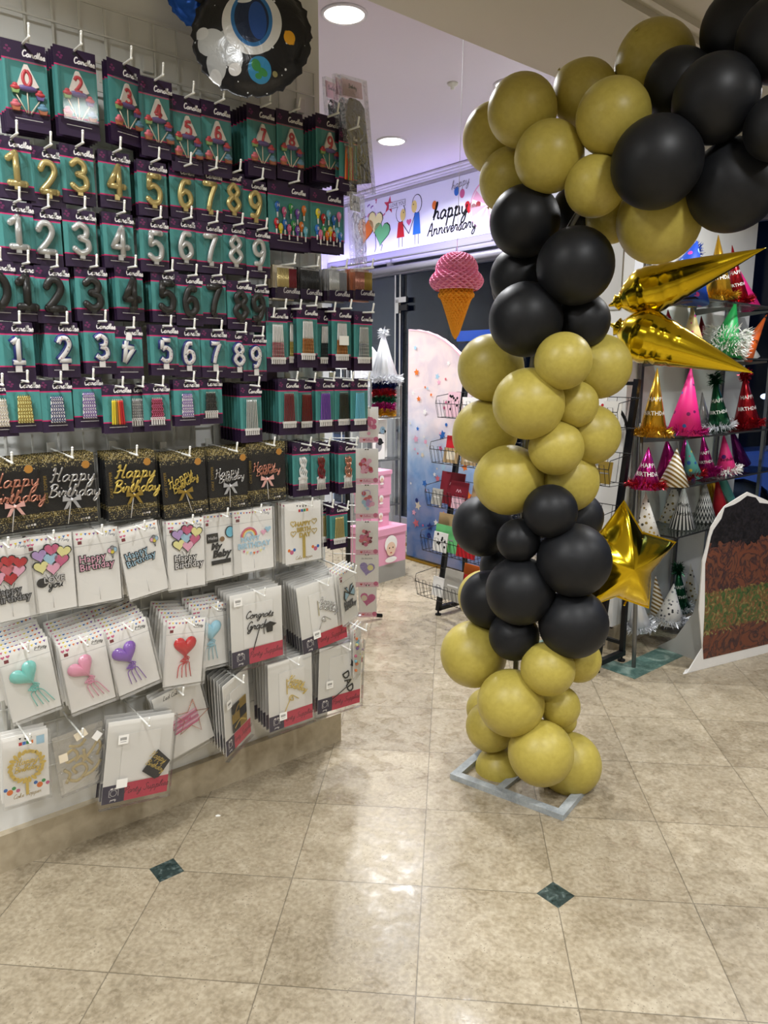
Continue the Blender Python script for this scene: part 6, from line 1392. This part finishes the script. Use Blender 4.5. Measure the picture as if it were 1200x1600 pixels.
pat('glitter_lilac', '9c8cc4', ['7c6cac', 'c8bce0', '9c8cc4'], 'dots', 160); pat('glitter_pink', 'c85c90', ['e8a0c0', 'a84478', 'd070a0'], 'dots', 160)
for z, w_, lab, k, dx in PK:
    h_ = .205; t = thing('foil_balloon_pack', lab, 'balloon pack', (-.60+.118+dx*.3, 4.225, z), (0, 0, .10), 'foil balloon packs on the spinner')
    b = MB(); b.box((0, 0, -h_/2+.01), (w_, .003, h_), 'card_white'); b.flat(rect(-w_/2, w_/2, -h_+.01, -h_+.04), -.002, 'card_pink'); b.flat(heart(-w_*.25, -h_+.025, .008), -.0022, 'red'); b.flat(disc(w_*.38, -h_+.03, .014), -.0022, 'rose'); b.script('Balloon', .006, 'rose', y=-.0023, z=-h_+.020, w=.25, n=2); b.flat(rect(-.012, .012, .002, .008), -.0022, 'slot_dark'); cd_ = b.build('card', t)
    b = MB(); y_ = -.0032
    if k in 'lp':
        b.flat(heart(0, -.085, .046, -.15), y_, 'glitter_lilac' if k == 'l' else 'glitter_pink'); b.flat(disc(.02 if k == 'l' else -.02, -.075, .018), y_-.0003, 'pale_yellow' if k == 'l' else 'stick')
        if k == 'l': b.text('JOL BALLOON', .010, 'print_black', y=-.0023, z=-.022)
    else:
        rs = random.Random(ord(k)); cs = {'r': ('pale_pink', 'rose'), 'f': ('rose', 'red', 'pale_pink'), 'b': ('pale_blue', 'mauve', 'icing_red', 'pale_pink'), 'd': ('rose', 'dark_red', 'icing_pink')}[k]
        for i in range(20): 
            a_ = rs.uniform(0, 2*PI); q_ = rs.uniform(.15, 1)*.038; b.flat(disc(q_*math.cos(a_), -.09+q_*1.4*math.sin(a_), rs.uniform(.008, .016)), y_-.0001*i, cs[i % len(cs)])
        if k == 'b': b.ribbon([(-.02, -.05), (-.015, -.028), (.015, -.028), (.02, -.05)], .004, y_-.003, 'mauve')
        if k == 'd': b.flat(rect(.012, .038, -.085, -.058), y_-.004, 'paper_white')
    b.build('printed_picture', cd_); sleeve_(t, w_, h_)
    tag(MB().tube([(0, .028, .006), (0, -.02, .004), (0, -.030, .016)], .003, 'hook_metal', 6).build('display_hook', None, (-.60+.118+dx*.3, 4.225, z), (0, 0, .10)), 'hook on the spinner holding the '+' '.join(lab.split(' ')[:8]), 'hook', 'spinner hooks')

# ---------------------------------------------------------------- standee, plain stand-in
g = NT('standee_print', rough=.5)
P = g.co(); x, y, z = g.xyz(P); n = g.noise(P, 9, 5, 2.5); n2 = g.noise(P, 30, 4, 1.5)
col = g.mix(.0, '6a3a28', '6a3a28'); sw_ = g.ramp(n, [(.42, '6e4230'), (.5, '33262a'), (.58, '70402e')], 'LINEAR')
hair = g.ramp(n2, [(.4, '0c0a0c'), (.6, '242024')]); leaf = g.ramp(n2, [(.3, '2a3c20'), (.45, '4a6434'), (.55, '7a4a30'), (.7, '8c9a5c')])
c1 = g.mix(g.math('GREATER_THAN', g.math('ADD', z, g.math('MULTIPLY', n, .16)), .74), sw_, hair)
c2 = g.mix(g.math('MULTIPLY', g.math('LESS_THAN', z, g.math('ADD', .38, g.math('MULTIPLY', n2, .06))), g.math('GREATER_THAN', z, g.math('SUBTRACT', .26, g.math('MULTIPLY', n2, .12)))), c1, leaf)
g.color(c2)
A2 = Vector((1.253, 3.70, 0)); B2 = Vector((1.86, 4.08, 0)); rzs = math.atan2(B2.y-A2.y, B2.x-A2.x)
t = thing('cardboard_standee', 'plain brown and leaf green cardboard standee with a white border at the right edge', 'standee', A2, (-.05, 0, rzs))
out = [(0, .0), (.74, .0), (.74, .10), (.70, .30)]+[(.40+.31*math.cos(a_), .58+.33*math.sin(a_)) for a_ in [PI*k/16 for k in range(0, 17)]]+[(.07, .34), (.10, .12)]
inn = [(.12, .055), (.70, .05), (.69, .30)]+[(.40+.29*math.cos(a_), .58+.31*math.sin(a_)) for a_ in [PI*k/16 for k in range(0, 17)]]+[(.10, .34), (.12, .12)]
out = [(a_+.010*math.sin(k_*2.1)*(k_ > 3), c_+.010*math.sin(k_*1.7)*(k_ > 3)) for k_, (a_, c_) in enumerate(out)]; inn = [(a_+.012*math.sin(k_*2.6)*(k_ > 2), c_+.012*math.sin(k_*1.9)*(k_ > 2)) for k_, (a_, c_) in enumerate(inn)]
MB().prism(out, 0, .006, 'cutout_white').build('white_board', t); MB().flat(inn, -.0012, 'standee_print').build('printed_area', t)
b = MB(); b.prism([(0, 0), (.36, 0.0), (.22, .10), (.12, .26), (.07, .48), (0, .5)], -.003, .003, 'cutout_grey', Matrix.Translation((.20, .012, 0)) @ Matrix.Rotation(PI/2+.12, 4, 'Z')); b.build('easel_flap', t)
b = MB(); b.add([(-.03, 0, .002), (.74, 0, .002), (.74, .09, .002), (.12, .09, .002), (-.03, 0, -.001), (.74, 0, -.001), (.74, .09, -.001), (.12, .09, -.001)], [(0, 1, 2, 3), (0, 4, 5, 1), (1, 5, 6, 2), (2, 6, 7, 3), (3, 7, 4, 0)], 'cutout_white'); b.build('white_foot', t)

# small litter on the floor and threads
tag(MB().prism([(0, 0), (.012, .003), (.015, .008), (.004, .012), (-.004, .006)], 0, .0015, 'paper_white').build('paper_scrap', None, (-.79, 2.26, .002), (-PI/2, 0, 0)), 'tiny white paper scrap on the floor near the plinth', 'litter')
tag(MB().tube([(1.30, 4.35, 1.20), (1.33, 4.3, 1.0)], .001, 'thread', 4, raw=True).build('loose_thread', None), 'white elastic thread dangling from the hat shelf', 'thread')

# ---------------------------------------------------------------- the street outside
ppoly([D(7.0, -8), D(7.0, 18), D(22, 18), D(22, -8)], -.12, -.06, 'street_dark', 'ground')
def OP(t, o, z): a_ = SF+o*R2; c_ = 7.0-t*R2; p = D(a_, c_); return Vector((p[0], p[1], z))
bd = thing('street_building', 'dark building across the street with dim shop windows', 'building', OP(0, 7, -.06), (0, 0, -A45))
MB().box((0, .5, 2.5), (26, 1, 5.2), 'street_wall').build('facade', bd)
rs = random.Random(5)
for i in range(14):
    x_ = -9+i*1.45; m_ = 'shop_blue' if i % 3 else 'street_dark'
    q = MB().box((x_, -.02, 1.25), (1.15, .05, 1.9), m_).build('window', bd); MB().box((x_, -.05, 2.35), (1.2, .06, .22), 'neon_blue' if i in (2, 12) else 'street_dark').build('sign_board', bd)
for i, (x_, z_, c_) in enumerate(((-2.2, 1.9, 'white_glow'), (-.6, 2.4, 'white_glow'), (.4, 1.2, 'white_glow'), (4.4, 1.5, 'white_glow'), (5.6, 1.9, 'neon_blue'), (-1.2, 1.0, 'tail_light'))):
    t = thing('street_lamp', 'small light glowing in the street %s' % ('left of the ice cream', 'above the ice cream', 'behind the balloons', 'far right beyond the hats', 'blue one far right', 'red one low at the left')[i], 'lamp', OP(x_, 5.5+i*.2, 0)); MB().tube([(0, 0, -.06), (0, 0, z_)], .02, 'street_dark', 6, raw=True).build('lamp_post', t); MB().ball((0, 0, z_), (.07, .05, .04) if c_ != 'neon_blue' else (.3, .02, .2), c_, 10, 6).build('lamp_head', t)
def car(lab, loc, rz, m_):
    t = thing('parked_car', lab, 'car', loc, (0, 0, rz))
    def sec(z0, z1, pr, mm, name, w_):
        b = MB(); N = len(pr); ys = (-w_, -w_*.93, w_*.93, w_); ins = (.94, 1, 1, .94); cxm = sum(p[0] for p in pr)/N; czm = sum(p[1] for p in pr)/N; vs = []
        for y_, k in zip(ys, ins): vs += [(cxm+(p[0]-cxm)*k, y_, czm+(p[1]-czm)*k) for p in pr]
        fs = [tuple(range(N-1, -1, -1)), tuple(range(3*N, 4*N))]
        for j in range(3): fs += [(j*N+i, j*N+(i+1) % N, (j+1)*N+(i+1) % N, (j+1)*N+i) for i in range(N)]
        b.add(vs, fs, mm, False); b.build(name, t)
    arch = lambda cx_: [(cx_+.36*math.cos(a_), .32+.36*math.sin(a_)) for a_ in [PI-PI*k/8 for k in range(9)]]
    body = [(-2.1, .28)]+arch(-1.3)+arch(1.3)+[(2.1, .28), (2.15, .55), (2.0, .78), (1.15, .92), (-1.8, .95), (-2.12, .75)]
    sec(0, 0, body, m_, 'body', .85); sec(0, 0, [(-1.7, .93), (1.1, .90), (.55, 1.38), (.1, 1.45), (-1.1, 1.43), (-1.5, 1.3)], 'car_glass', 'cabin', .72); sec(0, 0, [(-1.3, 1.40), (.45, 1.41), (.1, 1.48), (-1.0, 1.47)], m_, 'roof', .70)
    for x_ in (-1.3, 1.3):
        for y_ in (-.78, .78): MB().lathe([(0, -.1), (.2, -.1), (.3, -.08), (.32, 0), (.3, .08), (.2, .1), (0, .1)], 24, 'tyre', Matrix.Translation((x_, y_, .32)) @ Matrix.Rotation(PI/2, 4, 'X')).lathe([(0, -.105), (.18, -.105)], 16, 'pole_metal', Matrix.Translation((x_, y_, .32)) @ Matrix.Rotation(PI/2, 4, 'X')).build('wheel', t)
    for y_ in (-.6, .6): MB().ball((2.08, y_, .62), (.06, .16, .08), 'white_glow' if False else 'chrome', 10, 6).build('headlight', t); MB().ball((-2.08, y_, .7), (.05, .14, .07), 'red', 10, 6).build('tail_lamp', t)
car('pale blue parked car seen through the window right of the hats', OP(3.3, 2.5, -.06), -A45+PI, 'car_blue')
t = thing('stair_railing', 'white slanted railing outside the glass behind the backdrop panel', 'railing', OP(-.9, .8, -.06), (0, 0, -A45))
for k in range(4): MB().tube([(-.4+k*.10, 0, 1.25-k*.09), (.6, .0, .2-k*.05)], .018, 'panel_white', 8, raw=True).build('rail', t)
for x_ in (-.4, .6): MB().tube([(x_, 0, 0), (x_, 0, 1.25 if x_ < 0 else .3)], .02, 'panel_white', 8, raw=True).build('rail_post', t)
l = bpy.data.lights.new('street_glow_lamp', 'AREA'); l.size = 2.5; l.energy = 35; l.color = (.35, .5, 1)
t = thing('street_light', 'tall street light shining blue white light on the parked car', 'lamp', OP(5.2, 4.2, -.06)); MB().tube([(0, 0, 0), (0, 0, 4.2)], .05, 'street_dark', 8, raw=True).build('lamp_post', t); MB().box((0, 0, 4.25), (.5, .2, .08), 'white_glow').build('lamp_head', t)
o = bpy.data.objects.new('street_glow_lamp', l); COL.objects.link(o); o.parent = t; o.location = (0, 0, 4.15)
